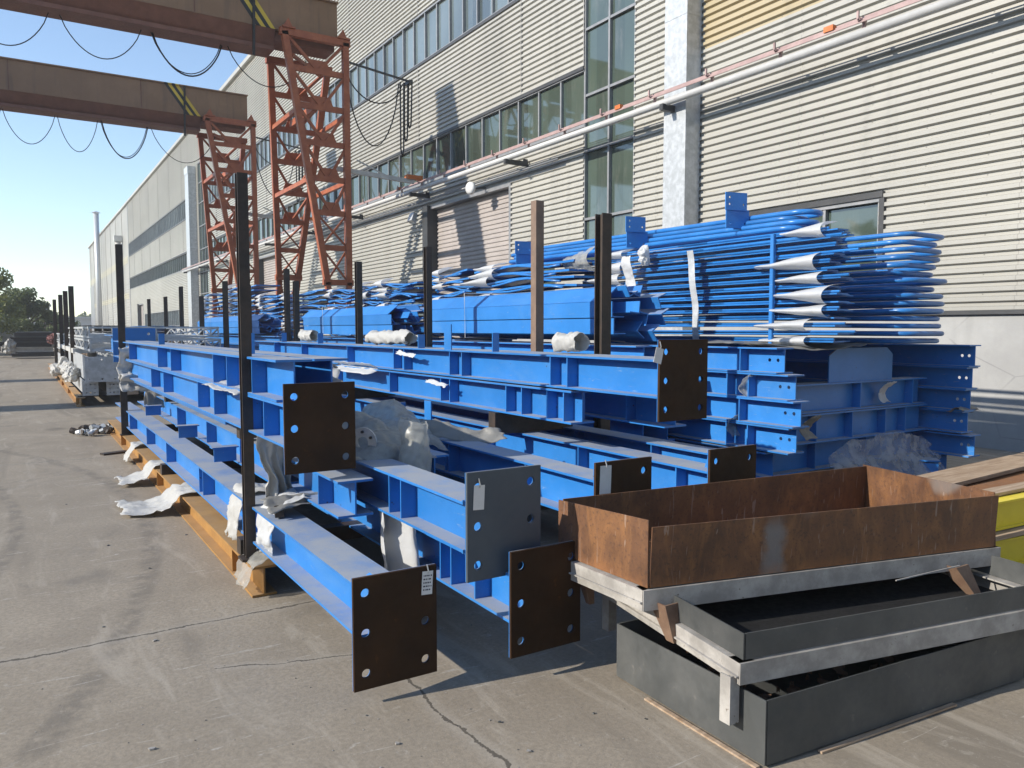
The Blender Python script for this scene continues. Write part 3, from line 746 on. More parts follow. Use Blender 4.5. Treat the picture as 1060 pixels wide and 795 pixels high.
for y in (5.6, 8.6, 11.3):
    bar_thing('timber_spacer', 'timber spacer between the lower beam layers of the blue pack', 'timber', (1.5,y,.555), (4.1,y,.555), .09, .07, M['wood'], 'timber spacers low in the pack') if False else None
for x0, x1, y, z, l in ((1.36,1.66,6.0,.87,'dark timber spacer under the left beam column, nearer one'),(1.36,1.66,9.5,.87,'dark timber spacer under the left beam column, farther one'),
                     (3.1,3.85,5.2,.868,'dark timber spacer under the right beam column, nearer one'),(3.1,3.85,8.8,.868,'dark timber spacer under the right beam column, farther one')):
    bar_thing('timber_spacer', l, 'timber', (x0,y,z), (x1,y,z), .1, .17, M['post'], 'timber spacers between beam layers')
bar_thing('spacer_tube', 'thin blue tube lying under the second left beam', 'tube', (1.175,5.5,.962), (1.175,10.5,.962), .022, .022, M['blue_tube'])
bar_thing('steel_flat', 'dark square bar end poking out of the plastic near the ochre beam', 'steel bar', (1.22,4.42,.55), (1.35,5.0,.55), .05, .05, M['post'])

# ------------------------------------------------------------------ right stack of frames
grp = 'blue beams stacked by the factory wall'
LZ = (.06,.29,.53,.76,.985,1.215)
nm = ('bottom','second','third','fourth','fifth','topmost')
for i, z in enumerate(LZ):
    yo = (.05,.22,-.02,-.06,.0,.12)[i]
    h = ((.07,.115),(.16,.115)) if i >= 2 else ()
    beam(5.50, 4.32+yo, 10.2, z, '%s beam of the left pile under the long blue rails, counted from the floor' % nm[i], (4.85,5.4,6.5,8.0) if i % 2 else (4.75,5.0,7.2), None, (), None, .22, .226, group=grp, holes=h)
    yo = (.25,-.03,.05,.03,.02,-.0)[i]
    beam(8.16, 4.20+yo, 10.2, z, '%s beam of the right pile at the concrete plinth, counted from the floor' % nm[i], (5.6,7.0), None, (), None, .22, .226, group=grp, holes=((.06,.115),(.13,.115)) if i != 0 else ((.07,.115),))
def xbeam(x0, x1, y, z0, dp, label, stiff, plate=None):
    t = thing('cross_beam', label, 'steel beam', (x0, y, z0), 0, 'blue cross beams by the factory wall'); L = x1-x0
    for za in (0, dp-.013):
        b = MB(); b.box(0, L, -.1, .1, za, za+.013); b.build('flange', M['blue'], t)
    b = MB(); b.box(0, L, -.005, .005, .013, dp-.013); b.build('web', M['blue'], t)
    for x in stiff: b = MB(); b.box(x-x0-.005, x-x0+.005, -.092, -.0055, .0132, dp-.0132); b.build('stiffener', M['blue'], t)
    if plate:
        b = MB(); a, c, h = plate
        pm = MB(); pm.plate(a-x0, c-x0, -.07, -.055, dp, dp+h-.07, [(a-x0+.16,dp+.12),(c-x0-.2,dp+.13)], .02); b = pm
        b.slab([(a-x0,-.07,dp+h-.07),(c-x0,-.07,dp+h-.07),(c-x0-.1,-.07,dp+h),(a-x0+.13,-.07,dp+h)], (0,.015,0))
        b.build('gusset_plate', M['blue'], t)
xbeam(5.74, 8.14, 4.72, .815, .275, 'blue cross beam carrying the chamfered upright plate', (7.0,7.9), (6.52,7.55,.33))
xbeam(5.74, 8.14, 4.70, .535, .275, 'blue cross beam under the one with the chamfered plate', (6.3,6.85,7.4,7.75))
xbeam(5.74, 8.14, 4.78, .255, .275, 'lowest blue cross beam, behind clear plastic near the floor', (6.4,7.2))
b = MB(); b.box(-.5,.5,-.06,.06,0,.2); 
t = thing('beam_stub', 'short blue beam end lying low beside the plinth pile', 'steel beam', (7.75, 4.25, .1), R(75))
m = MB(); ibeam(m, -.1, 0, .75, 0, .2, .2); m.build('section', M['blue'], t); t.rotation_euler = (0,0,R(40))
m = MB(); m.box(-.105,-.1,.02,.2,.03,.17); m.build('end_plate', M['blue'], t)
# supports farther along, mostly hidden
for i, (x, y0, y1) in enumerate(((5.65,10.6,20.0),(6.6,10.6,20.0),(5.65,20.5,32),(6.6,20.5,32),(4.75,5.4,10.1),(5.15,5.5,10.1),(4.75,10.6,16),(4.75,17,27))):
    for k in range(6):
        o = beam(x, y0, y1, .06+.232*k, 'long blue beam in the piles that carry the rails and angle bars', (), None, (), None, group='blue support beams behind the pack')

# ------------------------------------------------------------------ angle bar bundles
def angle_bundle(x, y0, y1, z, n, label, seed, group):
    g = random.Random(seed); rows = 3
    src = None
    slots = [(i, r) for r in range(rows) for i in range(n//rows)]
    for (i, r) in slots:
        if i == 0: a = (-45, -45, -52)[r] + g.uniform(-3,3)
        else: a = g.uniform(0,360)
        s_ = (.15,.15,.22)[r] if i == 0 else .12
        th = .011; yo = g.uniform(-.12,.12) if i else (0,.02,.16)[r]
        b = MB()
        L = [(0,0),(s_,0),(s_,th),(th,th),(th,s_),(0,s_)]
        b.slab([(u,0,v) for u,v in L], (0,y1-y0,0))
        o = b.build('angle_bar', M['blue']); o.location = (x+.03+.125*i+(.0 if i else 0), y0+yo, z+.085+.165*r)
        o.rotation_euler = (0, R(a if i else 135), 0)
        if i == 0: o.location.x = x - .11 - (.0,.004,.0)[r]; o.location.z = z + (.055,.215,.372)[r]; o.rotation_euler = (0, R((0,0,50)[r]), 0)
        tag(o, label, 'angle bar', group)
    t = thing('strap', 'thin pale strapping wire round the ' + group, 'strap', (x, (y0+y1)/2, z))
    b = MB(); yy = (y1-y0)*.22
    b.tube([(-.13,yy,.0),(-.14,yy,.55),(.6,yy+.02,.56),(.6,yy+.02,.0)], .006, 5, True); b.build('wire', M['white'], t)
angle_bundle(4.86, 5.72, 9.7, 1.50, 12, 'blue angle bar in the nearest bundle, by the grooved stake', 4, 'nearest angle bar bundle')
angle_bundle(4.86, 10.9, 15.2, 1.46, 12, 'blue angle bar in the middle bundle, right of the nearer crane leg', 5, 'middle angle bar bundle')
angle_bundle(4.86, 18.6, 26.0, 1.44, 12, 'blue angle bar in the farthest bundle, below the farther crane leg', 6, 'farthest angle bar bundle')

# ------------------------------------------------------------------ railing stacks
def loop(x0, x1, y0, y1, r, n=5):
    pts = []
    for cx, cy, a0 in ((x1-r,y0+r,-90),(x1-r,y1-r,0),(x0+r,y1-r,90),(x0+r,y0+r,180)):
        for k in range(n+1):
            a = R(a0+90*k/n); pts.append((cx+r*math.cos(a), cy+r*math.sin(a), 0))
    return pts
def sheet(P0, nu, nv, amp, seed, freq=6., ragged=0.):
    """crumpled sheet: P0(u,v)->Vector, displaced by folded noise"""
    vs = []; fs = []; o = Vector((seed*3.7, seed*1.3, seed*7.1))
    for i in range(nu+1):
        for j in range(nv+1):
            u, v = i/nu, j/nv
            if ragged:
                v = v + ragged*noise.noise(Vector((u*5, seed, 0)))*(1 if j == nv else (j/nv))
                u = u + ragged*noise.noise(Vector((v*5, seed+9, 3)))*(abs(2*i/nu-1))
            p = Vector(P0(u, v))
            n1 = noise.noise_vector(p*freq+o); n2 = noise.noise_vector(p*freq*2.7+o); n3 = noise.noise_vector(p*freq*6+o)
            f = Vector([1-2*abs(c) for c in n1])*.6
            vs.append(p + (f + n2*.7 + n3*.3)*amp)
    for i in range(nu):
        for j in range(nv):
            a = i*(nv+1)+j; fs.append((a, a+nv+1, a+nv+2, a+1))
    return vs, fs
def sleeve(xe, y, ln, wd, h, seed):
    """foam sheet folded round a panel edge at x=xe; the fold bulges towards -X, its mouth opens at the near end"""
    g = random.Random(seed); bul = g.uniform(1.2,2.0)*h; sh = g.uniform(-.25,.25)*h; op = g.uniform(1.0,1.7)
    def P0(u, v):
        a = (v-.5)*math.pi; k = (1-u); m = .35 + op*k**1.2
        xx = xe - math.cos(a)*bul*(.6+.4*math.sin(math.pi*min(1,u*1.3))) + (abs(v-.5)*2)**2*wd*(.5+.6*k)
        return (xx, y-ln*.5+ln*u + .10*(v-.5)*(g_s), h*m*math.sin(a)*.9 + sh*k)
    g_s = g.uniform(-1,1)
    return sheet(P0, 12, 18, .006, seed, 3.)
CNT = 0
ORD = ['top','second','third','fourth','fifth','sixth','seventh','eighth','ninth','tenth','eleventh','twelfth','thirteenth','fourteenth','fifteenth']
def rail_stack(x0, x1, y0, y1, z0, z1, n, where, group, seed, detail=False, foam=.75):
    global CNT
    g = random.Random(seed); dz = (z1-z0)/n
    for i in range(n):
        z = z0 + dz*(i+.5); k = n-1-i
        t = thing('rail_panel', ('%s blue rail panel from top, %s' % (ORD[k], where)), 'rail panel', (0,0,z), 0, group)
        jx, jy = g.uniform(-.05,.05), g.uniform(-.09,.09)
        if detail: jx, jy = g.uniform(-.03,.03), g.uniform(-.08,.08)
        a = g.uniform(-.012,.012)
        if detail:
            b = MB(); rr = .024
            lp = loop(x0+.78+jx, x1+jx, y0+jy, y1+jy, .13)
            b.tube([(p[0], p[1], a*(p[1]-y0)) for p in lp], rr, 8, True); b.build('tube_loop', M['blue_tube'], t, True)
            b = MB()
            for q in range(3):
                xx = x0 + .03 + jx + .2*q; wd_ = (.16,.10,.12)[q]; yy = y0 + jy + .15+.1*q; tl = g.uniform(-.012,.012)
                b.hexa([(xx-wd_/2,yy,-.006),(xx+wd_/2,yy,-.006),(xx+wd_/2,y1+jy-.1,-.006+tl),(xx-wd_/2,y1+jy-.1,-.006+tl)],
                       [(xx-wd_/2,yy,.006),(xx+wd_/2,yy,.006),(xx+wd_/2,y1+jy-.1,.006+tl),(xx-wd_/2,y1+jy-.1,.006+tl)])
            b.build('flat_bar', M['blue_tube'], t)
        else:
            # sagging infill sheet with a folded rim, and a rail along its edge
            b = MB(); m = 10; ph = g.uniform(0,6); am = g.uniform(.012,.035); tl = g.uniform(-.03,.03); xa, xb = x0+jx, x1+jx
            zz = lambda w: am*math.sin(ph+w*5.5) + tl*(w-.5)
            ys = [y0+jy+(y1-y0)*q/m for q in range(m+1)]
            vs = []
            for q in range(m+1):
                z_ = zz(q/m); vs += [(xa,ys[q],z_-.028),(xa,ys[q],z_),(xb,ys[q],z_+.01),(xb,ys[q],z_-.02),(xa+.012,ys[q],z_-.010)]
            b.add(vs, [f for q in range(m) for f in ((5*q,5*q+5,5*q+6,5*q+1),(5*q+1,5*q+6,5*q+7,5*q+2),(5*q+2,5*q+7,5*q+8,5*q+3))] + [(0,1,2,3),(5*m+3,5*m+2,5*m+1,5*m)])
            b.build('infill_sheet', M['blue_tube'], t)
            b = MB(); b.tube([(xa-.03, ys[q], zz(q/m)-.045+.02*math.sin(ph*2+q)) for q in range(1,m)], .016, 6); b.build('rail', M['blue_tube'], t, True)
        if detail:
            b = MB(); xx = x0-.03+jx
            for q in range(2):
                yy = y0 + (y1-y0)*(.3+.4*q) + g.uniform(-.2,.2); b.tube([(xx,yy-1.0 if detail else yy-.6,dz*.3),(xx,yy+.9 if detail else yy+.6,dz*.3)], .012, 6)
            b.build('rod', M['blue_tube'], t)
        ends = [(y1-.35, .8)] + ([(y0+.55, .8)] if detail else [])
        for q, (yy, ln) in enumerate(ends):
            if (g.random() < foam) and (not detail or i % 2 == 0 or g.random() < .15):
                b = MB(); ln2 = ln*g.uniform(.5,.75) if detail else min(ln,(y1-y0)*.4)*g.uniform(.6,.9)
                b.add(*sleeve(x0-.08+jx, yy+g.uniform(-.14,.12), ln2*g.uniform(.75,1.3), .20, dz*(.80 if detail else .62), seed*31+i*3+q)); CNT += 1
                b.build('foam_sleeve', M['foam'], t, True)
rail_stack(6.22, 7.68, 4.24, 7.9, 1.452, 2.53, 15, 'stack with rounded tube ends by the plinth', 'nearest rail stack', 11, True, .9)
rail_stack(5.95, 6.65, 7.95, 10.5, 1.52, 2.55, 10, 'stack behind the brown faced stake', 'rail stack behind the brown stake', 13)
rail_stack(5.95, 6.65, 10.6, 12.0, 1.50, 2.56, 10, 'stack between slim stake and roller door', 'rail stack by the roller door', 14)
rail_stack(5.75, 6.45, 12.1, 13.9, 1.48, 2.47, 10, 'stack just left of the slim dark stake', 'rail stack left of the slim stake', 15)
rail_stack(5.95, 6.65, 14.05, 15.4, 1.48, 2.52, 10, 'stack behind the short dark stake', 'rail stack behind the short stake', 16)
rail_stack(5.95, 6.65, 15.5, 17.2, 1.48, 2.50, 10, 'stack right of the nearer crane foot', 'rail stack right of the crane foot', 17)
rail_stack(5.95, 6.65, 17.4, 20.6, 1.48, 2.55, 10, 'stack at the nearer crane foot', 'rail stack at the nearer crane foot', 18)
rail_stack(5.95, 6.65, 20.8, 23.2, 1.48, 2.58, 10, 'stack left of the nearer crane foot', 'rail stack left of the nearer crane', 19)
rail_stack(5.95, 6.65, 23.6, 27.2, 1.48, 3.0, 10, 'untidy stack behind the tall near stake', 'untidy rail stack', 20)
rail_stack(5.95, 6.65, 27.6, 31.2, 1.48, 2.95, 10, 'farthest stack, at the farther crane foot', 'farthest rail stack', 21)
# loose long handrails on top with bracket plates
for i in range(4):
    z = 2.58 + .055*i; yo = (.0,-.06,.1,-.02)[i]
    t = thing('handrail', ('lowest','second lowest','second highest','highest')[i] + ' of the long blue bent handrails lying on the nearest rail stack', 'handrail', (6.32+.05*i, 4.95+yo, z), 0, 'long handrails on top')
    b = MB(); lp = loop(0,.34,0,5.2,.15,5); b.tube([(p[0],p[1],.008*p[1]) for p in lp], .027, 10, True); b.build('tube_loop', M['blue_tube'], t, True)
for x, y, z, l in ((6.30,5.62,2.64,'blue bracket plate with bolt holes upright on the right of the long handrails'),(6.2,7.05,2.56,'blue bracket plate upright left of the square handrail ends, near the glass strip'),(6.1,9.3,2.48,'blue bracket plate beside the brown faced stake')):
    t = thing('bracket_plate', l, 'bracket', (x,y,z), R(-12), 'bolted bracket plates on the rails')
    b = MB(); b.plate(-.14,.14,-.006,.006,0,.19,[(-.09,.05),(.09,.05)],.012); b.plate(-.16,.10,-.022,-.01,.18,.36,[(-.11,.24),(-.11,.31),(.06,.24)],.012); b.build('plate', M['blue'], t)
    b = MB(); b.box(-.012,.012,.006,.10,.02,.3); b.build('rib', M['blue'], t)

# ------------------------------------------------------------------ plastic wraps, bags, foam
def cloth(name, label, cat, P0, nu, nv, amp, seed, mat, freq=6., ragged=.06, group=None, thick=.0015):
    b = MB(); vs, fs = sheet(P0, nu, nv, amp, seed, freq, ragged)
    c = sum((Vector(v) for v in vs), Vector())/len(vs); c.z = min(v[2] for v in vs)
    b.add([Vector(v)-c for v in vs], fs); o = b.build(name, M[mat], None, True); o.location = c
    m = o.modifiers.new('thickness', 'SOLIDIFY'); m.thickness = thick
    return tag(o, label, cat, group)
def prof(pts):
    pts = [Vector(p) for p in pts]; ds = [0]
    for a, c in zip(pts, pts[1:]): ds.append(ds[-1]+(c-a).length)
    def f(v):
        v = max(-.08, min(1.08, v)); s = v*ds[-1]
        for k in range(len(pts)-1):
            if s <= ds[k+1] or k == len(pts)-2:
                q = (s-ds[k])/(ds[k+1]-ds[k]); return pts[k].lerp(pts[k+1], q)
    return f
def drape(label, y, wd, pts, seed, mat='sack', amp=.022, spread=1.0, name='plastic_wrap', group='white wraps on the ochre beam', skew=0.):
    """sheet whose profile pts (x,z) hang across the beam edge; width wd along Y, widening towards the end"""
    f = prof([(p[0],0,p[1]) for p in pts])
    def P0(u, v):
        p = f(v); k = 1 + (spread-1)*max(0,v); return Vector((p.x, y + (u-.5)*wd*k + skew*v, p.z))
    return cloth(name, label, 'plastic wrap', P0, 16, 22, amp, seed, mat, 7., .08, group)
drape('white sack spilling off the ochre beam flat onto the concrete, largest one', 7.05, .42, [(1.34,.30),(1.26,.22),(1.10,.205),(1.02,.08),(.88,.035),(.68,.03)], 3, amp=.028, spread=1.5, skew=.5)
drape('white sack hanging from the ochre beam, second from the tall near stake', 8.6, .34, [(1.34,.30),(1.26,.22),(1.10,.21),(1.03,.09),(.9,.035),(.8,.03)], 5, amp=.025, spread=1.5, skew=.3)
drape('small white wrap on the ochre beam halfway to the far stake', 10.3, .3, [(1.34,.3),(1.26,.22),(1.10,.21),(1.05,.1),(1.0,.03)], 6, amp=.02, spread=1.3)
drape('crumpled white wrap around the beam edge left of the tall near stake', 5.28, .30, [(1.40,.53),(1.2,.54),(1.15,.44),(1.13,.30),(1.12,.22)], 8, amp=.026)
drape('torn white film over the cut end of the ochre beam', 4.78, .26, [(1.36,.27),(1.26,.235),(1.12,.2),(1.08,.12),(1.05,.07)], 9, amp=.022, spread=1.25, mat='film')
drape('white film bunched right of the tall near stake, hanging to the ochre beam', 4.62, .32, [(1.40,.60),(1.27,.58),(1.19,.48),(1.16,.34),(1.2,.24)], 10, amp=.03, mat='foam')
cloth('plastic_wrap', 'grey foam sheet folded over the beam end below the left brown plate', 'plastic wrap', lambda u, v: Vector((1.16+.75*u, 4.38+.22*v+.1*u, .600+.012*math.sin(v*9+u*4)-.04*(1-u)*(1-v))), 40, 20, .016, 12, 'foam_dirty', 6., .05)
cloth('plastic_wrap', 'clear plastic gathered upright under the left brown end plate', 'plastic wrap', lambda u, v: Vector((1.20+.24*u+.03*math.sin(5*v+3*u), 4.72+.05*math.sin(u*19)*(1.1-v)+.12*u, .54+.42*v)), 44, 30, .018, 13, 'sack', 5., .05)
cloth('plastic_wrap', 'flat white sheet lying on the flange of the second left beam', 'plastic wrap', lambda u, v: Vector((1.10+.16*v, 4.95+1.0*u, 1.226+.006*math.sin(u*9)-.03*(1-v))), 24, 10, .010, 14, 'sack', 8., .06)
cloth('plastic_wrap', 'white wrap tied to the far left stake', 'plastic wrap', lambda u, v: Vector((1.06+.22*u, 11.3+.18*math.sin(5*v), .93+.42*v)), 14, 14, .035, 15, 'sack', 6., .1)
cloth('plastic_wrap', 'white bag on the beam end left of the far left stake', 'plastic wrap', lambda u, v: Vector((1.05+.34*u, 11.0+.15*math.sin(6*v), .80+.22*math.sin(math.pi*v*.8))), 14, 14, .035, 16, 'sack', 6., .1)
cloth('plastic_wrap', 'grey crumpled plastic around a bracket stub at far left', 'plastic wrap', lambda u, v: Vector((1.3+.2*u, 10.6+.25*v, .62+.2*math.sin(math.pi*v))), 12, 12, .03, 17, 'foam_dirty', 6., .1)
def bag(label, c, rx, ry, rz_, seed, mat, amp=.05, name='plastic_bag', tilt=0., freq=4.):
    vs = []; fs = []; nu, nv = 64, 40; o = Vector((seed*2.1, seed*5.3, seed))
    for j in range(nv+1):
        for i in range(nu):
            a = 2*math.pi*i/nu; p = math.pi*(j/nv)
            d = Vector((math.cos(a)*math.sin(p), math.sin(a)*math.sin(p), math.cos(p)))
            q = Vector((d.x*rx, d.y*ry, d.z*rz_)); n1 = noise.noise_vector(q*freq+o); n2 = noise.noise_vector(q*freq*2.5+o)
            fold = Vector([abs(k) for k in n1])
            n3 = noise.noise_vector(q*freq*5+o); f2 = Vector([1-2*abs(k) for k in n2]); f3 = Vector([1-2*abs(k) for k in n3])
            q = q*(1 + .4*noise.noise(q*2.5+o)) + (fold*1.5 + f2*.7 + f3*.28 - Vector((.7,.7,.7)))*amp
            q.z = max(q.z, -rz_*.75 + .01*n2.x); q.x += tilt*q.z
            vs.append(q)
    for j in range(nv):
        for i in range(nu): k = (i+1) % nu; fs.append((j*nu+i, (j+1)*nu+i, (j+1)*nu+k, j*nu+k))
    b = MB(); b.add(vs, fs); ob = b.build(name, M[mat], None, True); ob.location = Vector(c) + Vector((0,0,0))
    return tag(ob, label, 'plastic bag')
def dome(x0, x1, y0, y1, zb, h, sk=0., p=.55):
    def f(u, v):
        k = max(0., math.sin(math.pi*min(1,max(0,u))))**p * max(0., math.sin(math.pi*min(1,max(0,v))))**p
        return Vector((x0+(x1-x0)*u + sk*k, y0+(y1-y0)*v, zb + h*k*(1+.35*noise.noise(Vector((u*2.2,v*2.6,x0*7))))))
    return f
cloth('plastic_sheet', 'large heap of grey clear plastic on the blue beams left of the white bag', 'plastic sheet', dome(1.52,2.12,4.2,5.7,.80,.20), 44, 64, .045, 21, 'film', 3.4, .04)
cloth('plastic_sheet', 'white crumpled plastic crowning the heap between the two beam columns', 'plastic sheet', dome(1.9,2.38,4.6,5.5,.80,.25), 44, 48, .04, 22, 'film', 3.6, .05)
cloth('plastic_sheet', 'upright clear plastic bundle hanging beside the dark grey end plate beam', 'plastic sheet', lambda u, v: Vector((1.93+.09*math.sin(2*math.pi*u)*(1-.25*v), 4.13+.13*math.cos(2*math.pi*u)*(1-.35*v), .60+.46*v)), 40, 30, .03, 23, 'film', 5., .03)
cloth('plastic_wrap', 'grey sheet stretched between upright blue cleats under the right column', 'plastic wrap', lambda u, v: Vector((2.40+.5*u, 5.05-.4*u+.12*v, .80+.13*v*(1-.4*u)+.02*math.sin(7*u))), 26, 12, .02, 24, 'foam_dirty', 6., .08)
cloth('foam_sheet', 'cream foam sheet hanging in the dark gap under the grey end plate', 'foam sheet', lambda u, v: Vector((1.62+.22*u+.05*v, 3.9+.12*math.sin(u*8), .62-.55*v)), 22, 12, .016, 25, 'foam', 5., .06)
cloth('plastic_wrap', 'white foam strip wrapped over the flange left of the white bag heap', 'plastic wrap', lambda u, v: Vector((3.03+.12*math.sin(v*3), 7.6+1.2*u, 1.13+.11*v)), 18, 8, .012, 26, 'foam', 6., .05)
cloth('plastic_wrap', 'white rag tucked behind the left brown end plate on the beams', 'plastic wrap', lambda u, v: Vector((1.75+.5*u, 6.2+.25*v, 1.22+.07*math.sin(v*5+u*4))), 18, 12, .035, 27, 'sack', 6., .1)
for k, (y, z, x, l) in enumerate(((7.95,1.424,3.42,1.1),(10.4,1.424,3.3,.5),(4.95,1.41,3.66,.3))):
    cloth('foam_roll', ('long white roll of foam on the right column near the short stake','small white roll between the crane foot and the right column','white foam roll at the foot of the grooved stake')[k], 'foam roll', lambda u, v: Vector((x+.075*math.cos(2*math.pi*v*1.15)*(1-.12*v), y+l*(u-.5), z+.075+.075*math.sin(2*math.pi*v*1.15)*(1-.12*v))), 24, 30, .032, 31+k, 'sack', 6., .05)
bag('white wrap hanging on a bracket of the long handrails', (6.05,6.75,2.42), .05,.09,.13, 36, 'foam', .04)
cloth('foam_sheet', 'white foam bunched at the end of the rails behind the brown faced stake', 'foam sheet', lambda u, v: Vector((6.0-.12*math.sin(math.pi*v)*(1-.5*u)+.1*u, 7.6+.75*u, 2.30+.30*v*(1-.6*u)+.1*u)), 26, 22, .03, 37, 'film', 4., .05)
cloth('foam_sheet', 'long upright white foam strip between the handrail stacks', 'foam sheet', lambda u, v: Vector((6.0+.03*math.sin(6*v), 6.85+.17*u+.06*v, 2.02+.42*v)), 12, 24, .025, 38, 'foam', 4., .04)
cloth('foam_sheet', 'dark grey foam sheet between the nearest rail stack and the beams below', 'foam sheet', lambda u, v: Vector((5.5+2.3*u, 4.62+.9*v-.10*math.sin(3*u), 1.465+.012*math.sin(u*6)-.07*(1-v)**2*math.sin(math.pi*min(1,u*1.6)))), 30, 16, .022, 39, 'foam_dirty', 3., .03)
cloth('plastic_wrap', 'clear plastic sheet draped low in front of the plinth pile', 'plastic wrap', lambda u, v: Vector((6.25+1.7*u, 4.42-.34*(1-v)**2+.05*math.sin(u*23)*(1-v), .02+.56*v*(1-.3*(2*u-1)**2))), 60, 30, .045, 40, 'film_clear', 2.2, .06)
for k, (x, y, z, l) in enumerate(((5.47,4.75,1.0,'torn film strip on the left pile by the wall, upper one'),(5.47,4.9,.62,'torn film strip on the left pile by the wall, lower one'),(5.72,4.28,.64,'grey foam scrap taped to the beam end of the left pile'),(7.3,4.58,.86,'blue white wrapped scrap on the cross beam face'))):
    cloth('plastic_wrap', l, 'plastic wrap', lambda u, v: Vector((x+.14*u, y+.06*math.sin(4*v), z+.2*v)), 10, 10, .022, 50+k, ('film','film','foam_dirty','foam')[k], 7., .12)
cloth('plastic_wrap', 'grey wrap over the flange end at the concrete plinth', 'plastic wrap', lambda u, v: Vector((8.1+.42*u, 4.22+.16*v, .77+.02*math.sin(5*v)-.13*max(0,u-.7))), 16, 10, .018, 57, 'foam_dirty', 7., .1)
for k, (px, y, z) in enumerate(((3.08,7.0,1.36),(3.08,6.35,1.12))):
    cloth('plastic_wrap', ('upper','lower')[k]+' thin white tie of film round a web of the right column', 'plastic wrap', lambda u, v: Vector((px+.03*v, y-.4*u, z-.03*u+.03*v)), 12, 6, .015, 60+k, 'foam', 8., .1)

# ------------------------------------------------------------------ stacked trays, front right
def wallplate(mb, a, c, z0, h0, h1, lean, th=.006):
    """upright sheet from a to c (x,y), heights h0,h1, leaning outward by lean"""
    a = Vector((a[0],a[1],z0)); c = Vector((c[0],c[1],z0)); d = (c-a).normalized(); n = Vector((d.y,-d.x,0))
    t0 = a + n*lean + Vector((0,0,h0)); t1 = c + n*lean + Vector((0,0,h1))
    mb.slab([a, c, t1, t0], -n*th)
def lerp2(a, c, k): return (a[0]+(c[0]-a[0])*k, a[1]+(c[1]-a[1])*k)
def tray(label, q, z, hs, mat, frame=None, legs=(), leans=(.02,.02,.02,.02), base=(2.2,2.4), floor=True, fz=.085, legmat='brown_leg', tilt=0):
    """q: four plan corners FL, FR, RR, RL (world x,y)"""
    o = thing('steel_tray', label, 'steel tray', (q[0][0], q[0][1], z), 0, 'stacked steel trays')
    L = [(p[0]-q[0][0], p[1]-q[0][1]) for p in q]
    names = ('front_panel','side_panel','rear_panel','side_panel')
    for i in range(4):
        a, c = L[i], L[(i+1) % 4]; ins = .012
        if i % 2 == 0: a, c = lerp2(a, c, .006), lerp2(a, c, .994)
        b = MB(); wallplate(b, a, c, 0, hs[i][0], hs[i][1], leans[i]); b.build(names[i], M[mat], o)
    if floor or not frame is None:
        b = MB(); p = [lerp2(L[i], L[(i+2) % 4], .01) for i in range(4)]; b.slab([(u,v,.004 if floor else -.075) for u,v in p], (0,0,.006)); b.build('floor_plate', M[mat if floor else 'cable'], o)  # with floor off, a lowered black plate paints in the tray's inner shade
    if frame:
        zt = -.006
        ext = frame
        e = [lerp2(L[i], L[(i+2) % 4], -ext) for i in range(4)]
        fnames = ('front_rail','side_rail','rear_rail','side_rail')
        for i in range(4):
            b = MB(); a, c = Vector((*e[i],0)), Vector((*e[(i+1) % 4],0)); d = (c-a).normalized(); n = Vector((d.y,-d.x,0))
            if i % 2: a = a + d*.008; c = c - d*.008
            b.slab([a+Vector((0,0,zt)), c+Vector((0,0,zt)), c+Vector((0,0,zt-fz)), a+Vector((0,0,zt-fz))], -n*.007)
            b.slab([a+Vector((0,0,zt))-n*.0072, c+Vector((0,0,zt))-n*.0072, c+Vector((0,0,zt))-n*.07, a+Vector((0,0,zt))-n*.07], (0,0,-.007))
            if i == 3:
                b.slab([a-n*.06+Vector((0,0,zt-.05)), c-n*.06+Vector((0,0,zt-.05)), c+n*.012+Vector((0,0,zt-.05)), a+n*.012+Vector((0,0,zt-.05))], (0,0,-.006))
            b.build(fnames[i], M['frame_grey'], o)
    for (u, v, ln, w0, w1, dx, dy, m) in legs:
        b = MB(); zt = -.006-fz+.03
        p = lerp2(lerp2(L[0], L[1], u), lerp2(L[3], L[2], u), v); p = Vector((p[0], p[1], zt)); pb = p + Vector((dx, dy, -ln))
        if w0 == w1:
            ww = w0
            for xa, xb, ya, yb in ((-ww/2,ww/2,-ww/2,-ww/2+.007),(-ww/2,-ww/2+.007,-ww/2+.0072,ww/2),(ww/2-.007,ww/2,-ww/2+.0072,ww/2)):
                b.hexa([(pb.x+i_,pb.y+j_,pb.z) for i_,j_ in ((xa,ya),(xb,ya),(xb,yb),(xa,yb))], [(p.x+i_,p.y+j_,p.z) for i_,j_ in ((xa,ya),(xb,ya),(xb,yb),(xa,yb))])
        else:
            # tapered folded angle: two faces meeting at a ridge
            for s1 in (0, 1):
                if s1 == 0:
                    b.slab([p+Vector((-w0/2,0,0)), p+Vector((w0/2,0,0)), pb+Vector((w1/2,0,0)), pb+Vector((-w1/2,0,0))], (0,.008,0))
                else:
                    b.slab([p+Vector((-w0/2,.0085,0)), p+Vector((-w0/2,w0*.9,0)), pb+Vector((-w1/2,w1*.9,0)), pb+Vector((-w1/2,.0085,0))], (.008,0,0))
        b.build('leg', M[m], o)
    return o
tray('lowest steel tray, bare dark grey panels, standing on the ground', [(2.235,1.815),(3.82,1.665),(3.86,2.60),(2.262,2.68)], .012, [(.245,.245)]*4, 'mill', None, (), (.0,.0,.0,.0))
tray('middle steel tray, shallow grey panels on an angle frame with short legs', [(2.225,1.915),(4.0,1.565),(4.19,2.6),(2.42,2.98)], .375, [(.10,.10)]*4, 'mill', .012,
     ((-.018,.03,.185,.05,.05,0,0,'frame_grey'),(.005,.95,.20,.05,.05,0,0,'frame_grey'),(.96,.93,.16,.05,.05,0,0,'frame_grey')), (.0,.0,.0,.0), fz=.082, floor=False)
